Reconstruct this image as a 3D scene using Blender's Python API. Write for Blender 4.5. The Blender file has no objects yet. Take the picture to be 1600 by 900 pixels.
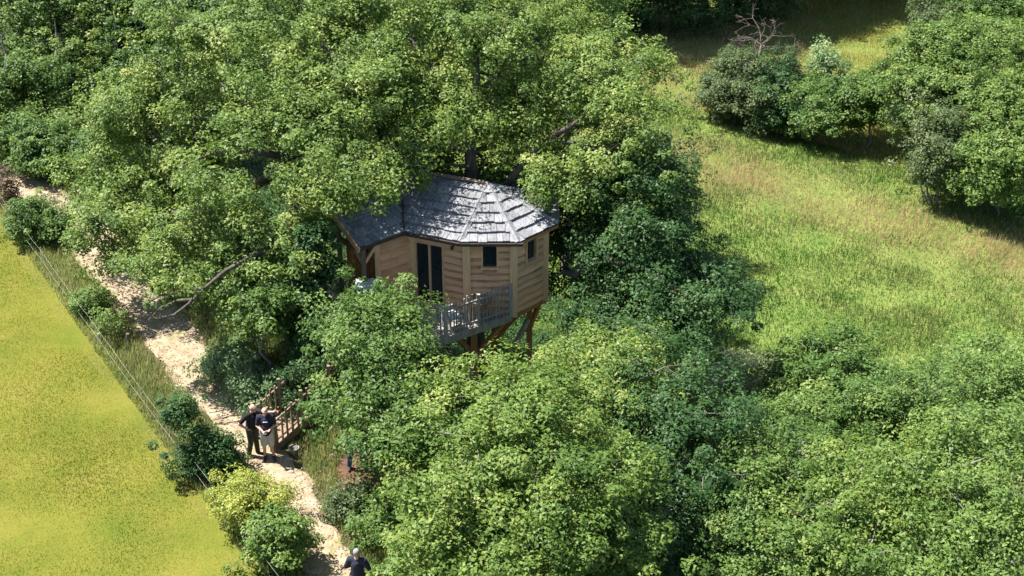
import bpy, bmesh, math, random
import numpy as np
from mathutils import Vector, Matrix

# ------------------------------------------------------------------ camera, light, exposure
scene = bpy.context.scene
COL = scene.collection
rad = math.radians
PITCH, FPX, CAM_H = rad(30.0), 2400.0, 26.0

cam_data = bpy.data.cameras.new('camera')
cam_data.sensor_width = 36.0
cam_data.lens = FPX / 1600.0 * 36.0
cam_data.clip_start = 0.5
cam_data.clip_end = 3000.0
cam = bpy.data.objects.new('camera', cam_data)
cam.location = (0, 0, CAM_H)
cam.rotation_euler = (math.pi / 2 - PITCH, 0, 0)
COL.objects.link(cam)
scene.camera = cam

SUN_EL = rad(60.0)
SUN_H = Vector((-0.93, 0.37, 0)).normalized()
TO_SUN = Vector((SUN_H.x * math.cos(SUN_EL), SUN_H.y * math.cos(SUN_EL), math.sin(SUN_EL)))
world = bpy.data.worlds.new('World')
scene.world = world
world.use_nodes = True
wn, wl = world.node_tree.nodes, world.node_tree.links
wn.clear()
sky = wn.new('ShaderNodeTexSky')
sky.sky_type = 'NISHITA'
sky.sun_disc = False
sky.sun_elevation = SUN_EL
sky.sun_rotation = math.atan2(SUN_H.x, SUN_H.y)
bg = wn.new('ShaderNodeBackground')
bg.inputs['Strength'].default_value = 0.07
wout = wn.new('ShaderNodeOutputWorld')
wl.new(sky.outputs[0], bg.inputs[0])
wl.new(bg.outputs[0], wout.inputs[0])

sun_data = bpy.data.lights.new('sun', 'SUN')
sun_data.energy = 5.0
sun_data.angle = rad(0.53)
sun_data.color = (1.0, 0.95, 0.87)
sun = bpy.data.objects.new('sun', sun_data)
sun.location = (-60, 60, 90)
sun.rotation_euler = (-TO_SUN).to_track_quat('-Z', 'Y').to_euler()
COL.objects.link(sun)

scene.view_settings.view_transform = 'Standard'
scene.view_settings.look = 'None'
scene.view_settings.exposure = 1.47
scene.view_settings.gamma = 1.0
scene.cycles.max_bounces = 6
scene.cycles.diffuse_bounces = 3
scene.cycles.glossy_bounces = 2
scene.cycles.transmission_bounces = 4
scene.cycles.use_adaptive_sampling = True

# ------------------------------------------------------------------ helpers
RNG = np.random.default_rng(7)
random.seed(7)
CP, SP = math.cos(PITCH), math.sin(PITCH)


def W(px, py, d):
    """survey helper: a point seen at (px, py) of the 1600x900 photo, d metres along the view axis"""
    u, v = (px - 800) / FPX, (450 - py) / FPX
    return Vector((u * d, d * (CP + v * SP), CAM_H + d * (-SP + v * CP)))


def G(px, py, z=0.0):
    """the point at height z seen at (px, py)"""
    v = (450 - py) / FPX
    d = (CAM_H - z) / (SP - v * CP)
    return W(px, py, d)


PATH_PTS = [(-3.6, 27.0), (-4.9, 31.0), (-6.0, 33.6), (-7.7, 36.6), (-10.2, 40.6), (-13.0, 45.0), (-16.4, 50.3), (-20.5, 54.5), (-26, 58.5), (-33, 61)]
FENCE_A, FENCE_B = np.array((-4.9, 27.9)), np.array((-23.9, 58.7))


def catmull(pts, n=8):
    P = [np.array(p, float) for p in pts]
    P = [2 * P[0] - P[1]] + P + [2 * P[-1] - P[-2]]
    out = []
    for i in range(1, len(P) - 2):
        for k in range(n):
            t = k / n
            a, b, c, d = P[i - 1], P[i], P[i + 1], P[i + 2]
            out.append(0.5 * ((2 * b) + (c - a) * t + (2 * a - 5 * b + 4 * c - d) * t * t + (3 * b - 3 * c + d - a) * t ** 3))
    out.append(P[-2])
    return np.array(out)


PATH = catmull(PATH_PTS, 8)


def lateral(x, y):
    """metres to the right (+) or left (-) of the path's centre line"""
    x = np.atleast_1d(np.asarray(x, float)); y = np.atleast_1d(np.asarray(y, float))
    best = np.full(x.shape, 1e9); side = np.zeros(x.shape)
    for a, b in zip(PATH[:-1:2], list(PATH[2::2]) + [PATH[-1]]):
        e = b - a
        L2 = max(e @ e, 1e-9)
        t = np.clip(((x - a[0]) * e[0] + (y - a[1]) * e[1]) / L2, 0, 1)
        dx, dy = x - (a[0] + t * e[0]), y - (a[1] + t * e[1])
        d = np.hypot(dx, dy)
        s = e[1] * dx - e[0] * dy
        m = d < best
        best[m] = d[m]; side[m] = np.sign(s[m])
    return best * np.where(side == 0, 1, side)


def sstep(a, b, x):
    t = np.clip((x - a) / (b - a), 0, 1)
    return t * t * (3 - 2 * t)


def ground_z(x, y):
    t = lateral(x, y)
    x = np.atleast_1d(np.asarray(x, float)); y = np.atleast_1d(np.asarray(y, float))
    z = -5.0 * sstep(2.0, 15.0, t)
    z = z + 0.06 * np.sin(x * 0.9 + 1.3) * np.sin(y * 0.7) * sstep(1.4, 4, np.abs(t)) + 0.03 * np.sin(x * 2.1) * np.cos(y * 1.7)
    return z


def gz(x, y):
    return float(ground_z(x, y)[0])


def noise2(x, y, s, seed=0):
    """cheap smooth value noise in 0..1"""
    r = np.random.default_rng(1000 + seed)
    T = r.random((64, 64))
    fx, fy = x / s, y / s
    ix, iy = np.floor(fx).astype(int), np.floor(fy).astype(int)
    tx, ty = fx - ix, fy - iy
    tx, ty = tx * tx * (3 - 2 * tx), ty * ty * (3 - 2 * ty)
    g = lambda a, b: T[a % 64, b % 64]
    return (g(ix, iy) * (1 - tx) + g(ix + 1, iy) * tx) * (1 - ty) + (g(ix, iy + 1) * (1 - tx) + g(ix + 1, iy + 1) * tx) * ty


def tag(o, label=None, cat=None, group=None, kind=None):
    if label: o['label'] = label
    if cat: o['category'] = cat
    if group: o['group'] = group
    if kind: o['kind'] = kind
    return o


def world_origin(o):
    p = Vector((0, 0, 0))
    while o is not None:
        p += o.location
        o = o.parent
    return p


def empty(name, loc, label=None, cat=None, group=None):
    o = bpy.data.objects.new(name, None)
    o.empty_display_size = 0.3
    o.location = loc
    COL.objects.link(o)
    return tag(o, label, cat, group)


def link(name, me, mat=None, parent=None, loc=(0, 0, 0)):
    if mat is not None and not me.materials:
        me.materials.append(mat)
    o = bpy.data.objects.new(name, me)
    o.location = loc
    COL.objects.link(o)
    if parent is not None:
        o.parent = parent
    return o


class MB:
    """collects shapes in world coordinates, then links them as one mesh object"""
    def __init__(self):
        self.v, self.f = [], []

    def add(self, vs, fs):
        n = len(self.v)
        self.v += [tuple(p) for p in vs]
        self.f += [tuple(i + n for i in f) for f in fs]
        return self

    def hexa(self, p):  # 4 bottom then 4 top corners
        return self.add(p, [(3, 2, 1, 0), (4, 5, 6, 7), (0, 1, 5, 4), (1, 2, 6, 5), (2, 3, 7, 6), (3, 0, 4, 7)])

    def box(self, a, b):
        x0, y0, z0 = a; x1, y1, z1 = b
        return self.hexa([(x0, y0, z0), (x1, y0, z0), (x1, y1, z0), (x0, y1, z0), (x0, y0, z1), (x1, y0, z1), (x1, y1, z1), (x0, y1, z1)])

    def beam(self, a, b, w, h, up=(0, 0, 1), taper=1.0):
        a, b, up = Vector(a), Vector(b), Vector(up)
        d = (b - a).normalized()
        s = d.cross(up)
        if s.length < 1e-4:
            s = d.cross(Vector((0, 1, 0)))
        s.normalize()
        u = s.cross(d).normalized()
        s, u = s * (w / 2), u * (h / 2)
        k = taper
        return self.hexa([a - s - u, a + s - u, a + s + u, a - s + u, b - s * k - u * k, b + s * k - u * k, b + s * k + u * k, b - s * k + u * k])

    def tube(self, pts, rads, n=8):
        vs, fs = [], []
        for i, p in enumerate(pts):
            p = Vector(p)
            d = (Vector(pts[min(i + 1, len(pts) - 1)]) - Vector(pts[max(i - 1, 0)])).normalized()
            s = d.cross(Vector((0.31, 0.2, 0.93)))
            if s.length < 1e-3: s = d.cross(Vector((1, 0, 0)))
            s.normalize(); u = s.cross(d)
            for k in range(n):
                a = 2 * math.pi * k / n
                vs.append(p + (s * math.cos(a) + u * math.sin(a)) * rads[i])
        for i in range(len(pts) - 1):
            for k in range(n):
                fs.append((i * n + k, i * n + (k + 1) % n, (i + 1) * n + (k + 1) % n, (i + 1) * n + k))
        fs.append(tuple(range(n))[::-1]); fs.append(tuple((len(pts) - 1) * n + k for k in range(n)))
        return self.add(vs, fs)

    def build(self, name, mat, parent=None):
        org = world_origin(parent) if parent is not None else Vector((0, 0, 0))
        if parent is None and self.v:  # origin at the thing's base
            a = np.array(self.v)
            org = Vector((a[:, 0].mean(), a[:, 1].mean(), a[:, 2].min()))
        me = bpy.data.meshes.new(name)
        me.from_pydata([(p[0] - org.x, p[1] - org.y, p[2] - org.z) for p in self.v], [], self.f)
        bm = bmesh.new(); bm.from_mesh(me)
        bmesh.ops.recalc_face_normals(bm, faces=bm.faces)
        bm.to_mesh(me); bm.free()
        return link(name, me, mat, parent, (0, 0, 0) if parent is not None else org)


def np_mesh(name, verts, nper, faceattr=None, colattr=None, faces=None):
    """mesh from numpy: verts (N*nper,3) with one face per nper vertices (or an index array faces)"""
    me = bpy.data.meshes.new(name)
    nv = len(verts)
    me.vertices.add(nv)
    me.vertices.foreach_set('co', np.ascontiguousarray(verts, dtype=np.float32).ravel())
    if faces is None:
        idx = np.arange(nv, dtype=np.int32)
    else:
        idx = np.ascontiguousarray(faces, dtype=np.int32).ravel()
    nf = len(idx) // nper
    me.loops.add(len(idx))
    me.loops.foreach_set('vertex_index', idx)
    me.polygons.add(nf)
    me.polygons.foreach_set('loop_start', np.arange(0, nf * nper, nper, dtype=np.int32))
    try:
        me.polygons.foreach_set('loop_total', np.full(nf, nper, dtype=np.int32))
    except Exception:
        pass
    if faceattr is not None:
        a = me.attributes.new('tint', 'FLOAT', 'FACE')
        a.data.foreach_set('value', np.ascontiguousarray(faceattr, dtype=np.float32))
    if colattr is not None:
        a = me.attributes.new('hue', 'FLOAT_COLOR', 'FACE')
        c = np.ones((nf, 4), dtype=np.float32); c[:, :3] = colattr
        a.data.foreach_set('color', c.ravel())
    me.update(calc_edges=True)
    return me


# ------------------------------------------------------------------ materials
def new_mat(name):
    m = bpy.data.materials.new(name)
    m.use_nodes = True
    n = m.node_tree.nodes
    n.clear()
    return m, n, m.node_tree.links


def leaf_mat(name, dark, light, warm, trans=0.33, spec=0.25, rough=0.5):
    m, n, l = new_mat(name)
    at = n.new('ShaderNodeAttribute'); at.attribute_name = 'tint'
    r = n.new('ShaderNodeValToRGB')
    e = r.color_ramp.elements
    e[0].position = 0.0; e[0].color = (*dark, 1)
    e[1].position = 1.0; e[1].color = (*warm, 1)
    k = e.new(0.6); k.color = (*light, 1)
    l.new(at.outputs['Fac'], r.inputs[0])
    p = n.new('ShaderNodeBsdfPrincipled')
    p.inputs['Roughness'].default_value = rough
    p.inputs['Specular IOR Level'].default_value = spec
    l.new(r.outputs[0], p.inputs['Base Color'])
    t = n.new('ShaderNodeBsdfTranslucent')
    mul = n.new('ShaderNodeMixRGB'); mul.blend_type = 'MULTIPLY'; mul.inputs[0].default_value = 1
    mul.inputs[2].default_value = (1.25, 1.35, 0.45, 1)
    l.new(r.outputs[0], mul.inputs[1]); l.new(mul.outputs[0], t.inputs[0])
    mix = n.new('ShaderNodeMixShader'); mix.inputs[0].default_value = trans
    l.new(p.outputs[0], mix.inputs[1]); l.new(t.outputs[0], mix.inputs[2])
    o = n.new('ShaderNodeOutputMaterial'); l.new(mix.outputs[0], o.inputs[0])
    return m


def grass_mat(name, trans=0.5):
    m, n, l = new_mat(name)
    at = n.new('ShaderNodeAttribute'); at.attribute_name = 'hue'
    d = n.new('ShaderNodeBsdfDiffuse'); l.new(at.outputs['Color'], d.inputs[0])
    t = n.new('ShaderNodeBsdfTranslucent'); l.new(at.outputs['Color'], t.inputs[0])
    mix = n.new('ShaderNodeMixShader'); mix.inputs[0].default_value = trans
    l.new(d.outputs[0], mix.inputs[1]); l.new(t.outputs[0], mix.inputs[2])
    o = n.new('ShaderNodeOutputMaterial'); l.new(mix.outputs[0], o.inputs[0])
    return m


def noise_mat(name, stops, scale=3.0, detail=8, rough=0.9, bump=0.3, bscale=None, stretch=(1, 1, 1), rand=0.0, spec=0.3, metal=0.0, second=None):
    """colour from stretched noise in object space; rand shifts brightness per object; second=(colour, scale, threshold) patches"""
    m, n, l = new_mat(name)
    geo = n.new('ShaderNodeNewGeometry')
    mp = n.new('ShaderNodeMapping'); mp.inputs['Scale'].default_value = stretch
    l.new(geo.outputs['Position'], mp.inputs[0])
    nz = n.new('ShaderNodeTexNoise'); nz.inputs['Scale'].default_value = scale; nz.inputs['Detail'].default_value = detail
    nz.inputs['Roughness'].default_value = 0.65
    l.new(mp.outputs[0], nz.inputs['Vector'])
    r = n.new('ShaderNodeValToRGB')
    e = r.color_ramp.elements
    e[0].position, e[0].color = stops[0][0], (*stops[0][1], 1)
    e[1].position, e[1].color = stops[-1][0], (*stops[-1][1], 1)
    for q, c in stops[1:-1]:
        k = e.new(q); k.color = (*c, 1)
    l.new(nz.outputs['Fac'], r.inputs[0])
    col = r.outputs[0]
    if second:
        n2 = n.new('ShaderNodeTexNoise'); n2.inputs['Scale'].default_value = second[1]; n2.inputs['Detail'].default_value = 6
        l.new(geo.outputs['Position'], n2.inputs['Vector'])
        rr = n.new('ShaderNodeValToRGB'); rr.color_ramp.elements[0].position = second[2]; rr.color_ramp.elements[1].position = second[2] + 0.12
        l.new(n2.outputs['Fac'], rr.inputs[0])
        mx = n.new('ShaderNodeMixRGB'); mx.inputs[2].default_value = (*second[0], 1)
        l.new(rr.outputs[0], mx.inputs[0]); l.new(col, mx.inputs[1]); col = mx.outputs[0]
    if rand > 0:
        oi = n.new('ShaderNodeObjectInfo')
        mr = n.new('ShaderNodeMapRange'); mr.inputs['To Min'].default_value = 1 - rand; mr.inputs['To Max'].default_value = 1 + rand
        l.new(oi.outputs['Random'], mr.inputs[0])
        hs = n.new('ShaderNodeHueSaturation'); l.new(mr.outputs[0], hs.inputs['Value']); l.new(col, hs.inputs['Color'])
        col = hs.outputs[0]
    p = n.new('ShaderNodeBsdfPrincipled')
    p.inputs['Roughness'].default_value = rough
    p.inputs['Specular IOR Level'].default_value = spec
    p.inputs['Metallic'].default_value = metal
    l.new(col, p.inputs['Base Color'])
    if bump > 0:
        nb = n.new('ShaderNodeTexNoise'); nb.inputs['Scale'].default_value = bscale or scale * 2; nb.inputs['Detail'].default_value = 6
        l.new(mp.outputs[0], nb.inputs['Vector'])
        b = n.new('ShaderNodeBump'); b.inputs['Strength'].default_value = bump; b.inputs['Distance'].default_value = 0.05
        l.new(nb.outputs['Fac'], b.inputs['Height']); l.new(b.outputs[0], p.inputs['Normal'])
    o = n.new('ShaderNodeOutputMaterial'); l.new(p.outputs[0], o.inputs[0])
    return m


def glass_mat():
    m, n, l = new_mat('window_glass')
    p = n.new('ShaderNodeBsdfPrincipled')
    p.inputs['Base Color'].default_value = (0.018, 0.028, 0.032, 1)
    p.inputs['Roughness'].default_value = 0.03
    p.inputs['Specular IOR Level'].default_value = 1.0
    o = n.new('ShaderNodeOutputMaterial'); l.new(p.outputs[0], o.inputs[0])
    return m


L_OAK = leaf_mat('oak_leaves', (0.066, 0.122, 0.026), (0.160, 0.238, 0.052), (0.34, 0.37, 0.11))
L_GREEN = leaf_mat('green_leaves', (0.040, 0.092, 0.020), (0.098, 0.172, 0.036), (0.22, 0.29, 0.075))
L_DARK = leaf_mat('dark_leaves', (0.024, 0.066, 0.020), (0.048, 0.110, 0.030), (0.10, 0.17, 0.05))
L_FRESH = leaf_mat('fresh_leaves', (0.060, 0.120, 0.022), (0.138, 0.215, 0.042), (0.27, 0.31, 0.075))
L_BRIGHT = leaf_mat('bright_leaves', (0.062, 0.122, 0.026), (0.145, 0.226, 0.050), (0.29, 0.34, 0.11))
L_YELLOW = leaf_mat('yellow_green_leaves', (0.13, 0.19, 0.030), (0.30, 0.33, 0.06), (0.46, 0.43, 0.11))
L_PALE = leaf_mat('pale_leaves', (0.10, 0.18, 0.080), (0.20, 0.29, 0.13), (0.33, 0.39, 0.21))
L_OLIVE = leaf_mat('olive_leaves', (0.05, 0.085, 0.034), (0.095, 0.14, 0.052), (0.20, 0.22, 0.10))
L_BROWN = leaf_mat('brown_leaves', (0.05, 0.035, 0.02), (0.08, 0.05, 0.03), (0.11, 0.085, 0.035))
L_BLOSSOM = leaf_mat('blossom_leaves', (0.11, 0.17, 0.06), (0.20, 0.25, 0.11), (0.60, 0.57, 0.42))
GRASS = grass_mat('grass_blades')
BARK = noise_mat('oak_bark', [(0.3, (0.035, 0.028, 0.022)), (0.55, (0.10, 0.085, 0.07)), (0.75, (0.20, 0.18, 0.155))], 6, bump=0.8, stretch=(1, 1, 0.3), second=((0.16, 0.075, 0.025), 1.3, 0.62))
BARK_GREY = noise_mat('grey_bark', [(0.3, (0.07, 0.065, 0.06)), (0.7, (0.27, 0.25, 0.23))], 5, bump=0.6, stretch=(1, 1, 0.35))
BARK_DEAD = noise_mat('dead_wood', [(0.3, (0.09, 0.07, 0.06)), (0.7, (0.22, 0.175, 0.155))], 8, bump=0.5)
M_GROUND = noise_mat('forest_soil', [(0.3, (0.035, 0.028, 0.016)), (0.5, (0.075, 0.06, 0.03)), (0.7, (0.085, 0.095, 0.032))], 1.6, bump=0.7, second=((0.05, 0.075, 0.02), 0.5, 0.52))
M_PATH = noise_mat('path_limestone', [(0.28, (0.16, 0.118, 0.074)), (0.5, (0.285, 0.225, 0.15)), (0.72, (0.395, 0.33, 0.24))], 2.6, bump=0.8, bscale=9, second=((0.19, 0.19, 0.065), 1.15, 0.60))
M_RED = noise_mat('red_earth', [(0.3, (0.06, 0.032, 0.018)), (0.6, (0.13, 0.07, 0.04)), (0.8, (0.22, 0.13, 0.08))], 4, bump=0.8)
M_FIELD = noise_mat('field_turf', [(0.3, (0.090, 0.118, 0.018)), (0.55, (0.142, 0.144, 0.027)), (0.8, (0.178, 0.158, 0.04))], 0.45, bump=0.5, bscale=12, spec=0.0)
M_MEADOW = noise_mat('meadow_turf', [(0.3, (0.085, 0.15, 0.03)), (0.6, (0.15, 0.19, 0.05)), (0.8, (0.24, 0.24, 0.09))], 0.9, bump=0.5, bscale=12, spec=0.0)
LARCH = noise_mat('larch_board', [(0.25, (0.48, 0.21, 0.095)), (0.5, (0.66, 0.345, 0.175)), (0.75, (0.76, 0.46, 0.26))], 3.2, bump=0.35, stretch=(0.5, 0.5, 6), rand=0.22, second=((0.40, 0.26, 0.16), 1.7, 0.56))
LIT_EDGE = noise_mat('larch_lit_edge', [(0.25, (0.60, 0.30, 0.15)), (0.5, (0.77, 0.46, 0.26)), (0.75, (0.84, 0.57, 0.36))], 3.2, bump=0.35, stretch=(0.5, 0.5, 6), rand=0.14)  # paler copy of the larch; paints light onto the boards' lower edges
LARCH_POST = noise_mat('larch_post', [(0.3, (0.64, 0.37, 0.18)), (0.7, (0.82, 0.57, 0.34))], 4, bump=0.3, stretch=(5, 5, 0.4), rand=0.08)
TIMBER = noise_mat('douglas_timber', [(0.3, (0.30, 0.13, 0.05)), (0.7, (0.50, 0.25, 0.11))], 4, bump=0.3, stretch=(4, 4, 0.6), rand=0.1)
GREYWOOD = noise_mat('weathered_wood', [(0.3, (0.21, 0.19, 0.165)), (0.55, (0.38, 0.355, 0.32)), (0.75, (0.52, 0.49, 0.45))], 5, bump=0.4, stretch=(3, 3, 0.5), rand=0.12)
BROWNWOOD = noise_mat('brown_wood', [(0.3, (0.13, 0.09, 0.06)), (0.7, (0.32, 0.24, 0.17))], 5, bump=0.4, stretch=(3, 3, 0.5), rand=0.15)
SHINGLE = noise_mat('wood_shingle', [(0.25, (0.105, 0.108, 0.115)), (0.5, (0.205, 0.21, 0.225)), (0.75, (0.31, 0.315, 0.33))], 7, bump=0.6, stretch=(2.2, 0.7, 0.7), rand=0.22, rough=0.75)
ROOFBASE = noise_mat('roof_underlay', [(0.3, (0.03, 0.028, 0.026)), (0.7, (0.06, 0.055, 0.05))], 4, bump=0)
GUTTER = noise_mat('brown_gutter', [(0.3, (0.045, 0.032, 0.027)), (0.7, (0.08, 0.06, 0.05))], 4, bump=0, rough=0.45)
GLASS = glass_mat()
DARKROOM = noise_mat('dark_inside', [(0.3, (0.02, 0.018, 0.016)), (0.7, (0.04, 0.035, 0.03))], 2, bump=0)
SPA = noise_mat('spa_cover', [(0.3, (0.42, 0.47, 0.52)), (0.7, (0.52, 0.57, 0.62))], 6, bump=0.1, rough=0.5)
SPA_SIDE = noise_mat('spa_side', [(0.3, (0.09, 0.085, 0.08)), (0.7, (0.15, 0.14, 0.13))], 6, bump=0.2)
SKIN = noise_mat('skin', [(0.3, (0.50, 0.29, 0.21)), (0.7, (0.60, 0.37, 0.28))], 8, bump=0, rough=0.5)
BLACK_TEE = noise_mat('black_cotton', [(0.3, (0.012, 0.012, 0.014)), (0.7, (0.022, 0.022, 0.026))], 12, bump=0.3)
NAVY_TEE = noise_mat('navy_cotton', [(0.3, (0.014, 0.016, 0.030)), (0.7, (0.026, 0.030, 0.052))], 12, bump=0.3)
OLIVE_CLOTH = noise_mat('olive_cloth', [(0.3, (0.05, 0.048, 0.032)), (0.7, (0.085, 0.08, 0.055))], 12, bump=0.3)
STONE_CLOTH = noise_mat('stone_cloth', [(0.3, (0.42, 0.40, 0.37)), (0.7, (0.55, 0.53, 0.50))], 12, bump=0.3)
JEANS = noise_mat('blue_denim', [(0.3, (0.04, 0.075, 0.19)), (0.7, (0.075, 0.13, 0.30))], 18, bump=0.3)
BLUE_TOP = noise_mat('blue_cotton', [(0.3, (0.05, 0.09, 0.22)), (0.7, (0.07, 0.12, 0.28))], 12, bump=0.3)
SHOE = noise_mat('dark_shoe', [(0.3, (0.03, 0.03, 0.035)), (0.7, (0.06, 0.06, 0.065))], 12, bump=0.2)
HAIR_GREY = noise_mat('grey_hair', [(0.3, (0.22, 0.20, 0.19)), (0.7, (0.38, 0.36, 0.34))], 40, bump=0.5)
HAIR_DARK = noise_mat('brown_hair', [(0.3, (0.06, 0.045, 0.035)), (0.7, (0.12, 0.09, 0.07))], 40, bump=0.5)
PRINT = noise_mat('white_print', [(0.3, (0.7, 0.7, 0.7)), (0.7, (0.8, 0.8, 0.8))], 12, bump=0)
EYE = noise_mat('eye_dark', [(0.3, (0.02, 0.015, 0.012)), (0.7, (0.03, 0.025, 0.02))], 12, bump=0, rough=0.3)
WHITE = noise_mat('white_paint', [(0.3, (0.68, 0.66, 0.62)), (0.7, (0.78, 0.76, 0.73))], 5, bump=0.1, rough=0.6)
WIRE = noise_mat('fence_tape', [(0.3, (0.38, 0.38, 0.36)), (0.7, (0.52, 0.52, 0.50))], 9, bump=0)
STONE = noise_mat('pale_stone', [(0.3, (0.22, 0.19, 0.16)), (0.7, (0.38, 0.35, 0.30))], 7, bump=0.6)

# ------------------------------------------------------------------ setting: ground, field, path, meadow
def grid_sheet(name, xs, ys, zoff, mat, mask=None):
    X, Y = np.meshgrid(xs, ys)
    Z = ground_z(X.ravel(), Y.ravel()).reshape(X.shape) + zoff
    V = np.stack([X, Y, Z], -1).reshape(-1, 3)
    nx, ny = len(xs), len(ys)
    i, j = np.meshgrid(np.arange(nx - 1), np.arange(ny - 1))
    a = (j * nx + i).ravel()
    F = np.stack([a, a + 1, a + nx + 1, a + nx], -1)
    if mask is not None:
        cx, cy = V[F][:, :, 0].mean(1), V[F][:, :, 1].mean(1)
        F = F[mask(cx, cy)]
        used = np.unique(F)
        re = np.full(len(V), -1); re[used] = np.arange(len(used))
        V, F = V[used], re[F]
    me = np_mesh(name, V, 4, faces=F)
    me.polygons.foreach_set('use_smooth', np.ones(len(me.polygons), dtype=bool))
    return tag(link(name, me, mat), kind='structure')


far = lambda a, b, n: list(np.linspace(a, b, n, endpoint=False))
xs = np.array(far(-1200, -150, 8) + far(-150, -45, 22) + far(-45, 45, 150) + far(45, 150, 22) + list(np.linspace(150, 1200, 9)))
ys = np.array(far(-600, 0, 10) + far(0, 24, 12) + far(24, 95, 130) + far(95, 180, 30) + list(np.linspace(180, 2000, 12)))
grid_sheet('ground', xs, ys, 0.0, M_GROUND)


def fence_dist(x, y):
    """metres to the left of the fence line"""
    e = (FENCE_B - FENCE_A) / np.linalg.norm(FENCE_B - FENCE_A)
    return -(e[1] * (x - FENCE_A[0]) - e[0] * (y - FENCE_A[1]))


grid_sheet('field', np.linspace(-45, -2, 130), np.linspace(24, 70, 130), 0.05, M_FIELD, lambda x, y: fence_dist(x, y) > -0.1)
HEDGE_A, HEDGE_B = np.array((9.0, 70.5)), np.array((24.0, 59.0))


def hedge_dist(x, y):
    """metres in front (+, towards the camera) of the hedge line"""
    e = (HEDGE_B - HEDGE_A) / np.linalg.norm(HEDGE_B - HEDGE_A)
    return e[1] * (x - HEDGE_A[0]) - e[0] * (y - HEDGE_A[1])


hedge_front = lambda x, y: -hedge_dist(x, y)
_s = 1 if -hedge_dist(12.0, 50.0) > 0 else -1
hedge_front = lambda x, y: _s * -hedge_dist(x, y)
grid_sheet('meadow', np.linspace(-12, 60, 130), np.linspace(30, 100, 130), 0.05, M_MEADOW, lambda x, y: ((lateral(x, y) > 16.5) | ((y > 47) & (lateral(x, y) > 9))))

# path strip
nv = 11
vs, prev = [], None
for i, p in enumerate(PATH):
    d = PATH[min(i + 1, len(PATH) - 1)] - PATH[max(i - 1, 0)]
    d = d / np.linalg.norm(d)
    nrm = np.array((d[1], -d[0]))
    fy = float(sstep(34.0, 39.0, np.array(p[1])))
    hw_l = 0.66 + 0.30 * fy + 0.2 * math.sin(i * 0.9) + 0.15 * math.sin(i * 2.3)
    hw_r = 0.62 + 0.36 * fy + 0.2 * math.sin(i * 0.7 + 2) + 0.15 * math.sin(i * 1.9)
    for k in range(nv):
        t = -1 + 2 * k / (nv - 1)
        q = p + nrm * (t * (hw_l if t < 0 else hw_r))
        z = gz(q[0], q[1]) + 0.035 - 0.03 * math.exp(-((abs(t) - 0.55) / 0.2) ** 2) * 0.5
        if k in (0, nv - 1): z -= 0.06
        vs.append((q[0], q[1], z))
fs = [(i * nv + k, i * nv + k + 1, (i + 1) * nv + k + 1, (i + 1) * nv + k) for i in range(len(PATH) - 1) for k in range(nv - 1)]
me = np_mesh('path', np.array(vs), 4, faces=np.array(fs))
tag(link('path', me, M_PATH), kind='structure')
# bare red bank under the treehouse
vs, fs, n = [], [], 18
cx, cy = -4.0, 34.9
ring = [(cx, cy)]
for r in (0.5, 1.0):
    for k in range(n):
        a = 2 * math.pi * k / n
        q = 1 + 0.22 * math.sin(3 * a + 1) + 0.12 * math.sin(5 * a)
        ring.append((cx + 1.5 * r * q * math.cos(a) , cy + 2.2 * r * q * math.sin(a)))
vs = [(x, y, gz(x, y) + (0.05 if i <= n else -0.02)) for i, (x, y) in enumerate(ring)]
fs = [(0, 1 + k, 1 + (k + 1) % n) for k in range(n)]
me = bpy.data.meshes.new('earth_bank')
me.from_pydata(vs, [], fs + [(1 + k, 1 + n + k, 1 + n + (k + 1) % n, 1 + (k + 1) % n) for k in range(n)])
tag(link('earth_bank', me, M_RED), kind='structure')


# ------------------------------------------------------------------ grass (nobody could count it)
def grass(name, bbox, n, keep, colour, hgt, wid, label, lean=0.35, zoff=0.03):
    x = RNG.uniform(bbox[0], bbox[1], n); y = RNG.uniform(bbox[2], bbox[3], n)
    k = keep(x, y)
    k = RNG.random(n) < k
    x, y = x[k], y[k]
    n = len(x)
    z = ground_z(x, y) + zoff - 0.02
    h = hgt(x, y) * RNG.uniform(0.6, 1.35, n)
    w = wid * RNG.uniform(0.6, 1.4, n)
    a = RNG.uniform(0, 2 * np.pi, n)
    la = RNG.uniform(0, 2 * np.pi, n)
    lm = lean * h * RNG.uniform(0.2, 1.2, n)
    V = np.empty((n, 3, 3))
    V[:, 0] = np.stack([x + np.cos(a) * w / 2, y + np.sin(a) * w / 2, z], -1)
    V[:, 1] = np.stack([x - np.cos(a) * w / 2, y - np.sin(a) * w / 2, z], -1)
    V[:, 2] = np.stack([x + np.cos(la) * lm + 0.12 * h, y + np.sin(la) * lm, z + h], -1)
    me = np_mesh(name, V.reshape(-1, 3), 3, colattr=colour(x, y, n))
    return tag(link(name, me, GRASS), label, 'grass', None, 'stuff')


def lerp(a, b, t):
    t = np.clip(t, 0, 1)[:, None]
    return np.asarray(a) * (1 - t) + np.asarray(b) * t


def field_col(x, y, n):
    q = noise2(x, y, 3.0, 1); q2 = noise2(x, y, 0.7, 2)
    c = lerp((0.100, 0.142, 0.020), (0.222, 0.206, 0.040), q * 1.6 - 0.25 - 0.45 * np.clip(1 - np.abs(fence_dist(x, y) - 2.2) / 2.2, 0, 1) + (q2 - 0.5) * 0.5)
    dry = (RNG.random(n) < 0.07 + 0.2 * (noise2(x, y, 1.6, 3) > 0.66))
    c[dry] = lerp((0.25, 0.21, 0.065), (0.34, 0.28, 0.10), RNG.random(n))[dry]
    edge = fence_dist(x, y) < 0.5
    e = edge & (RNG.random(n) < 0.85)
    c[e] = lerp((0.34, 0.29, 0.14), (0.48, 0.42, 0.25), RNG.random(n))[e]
    return c * RNG.uniform(0.8, 1.2, n)[:, None]


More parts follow.
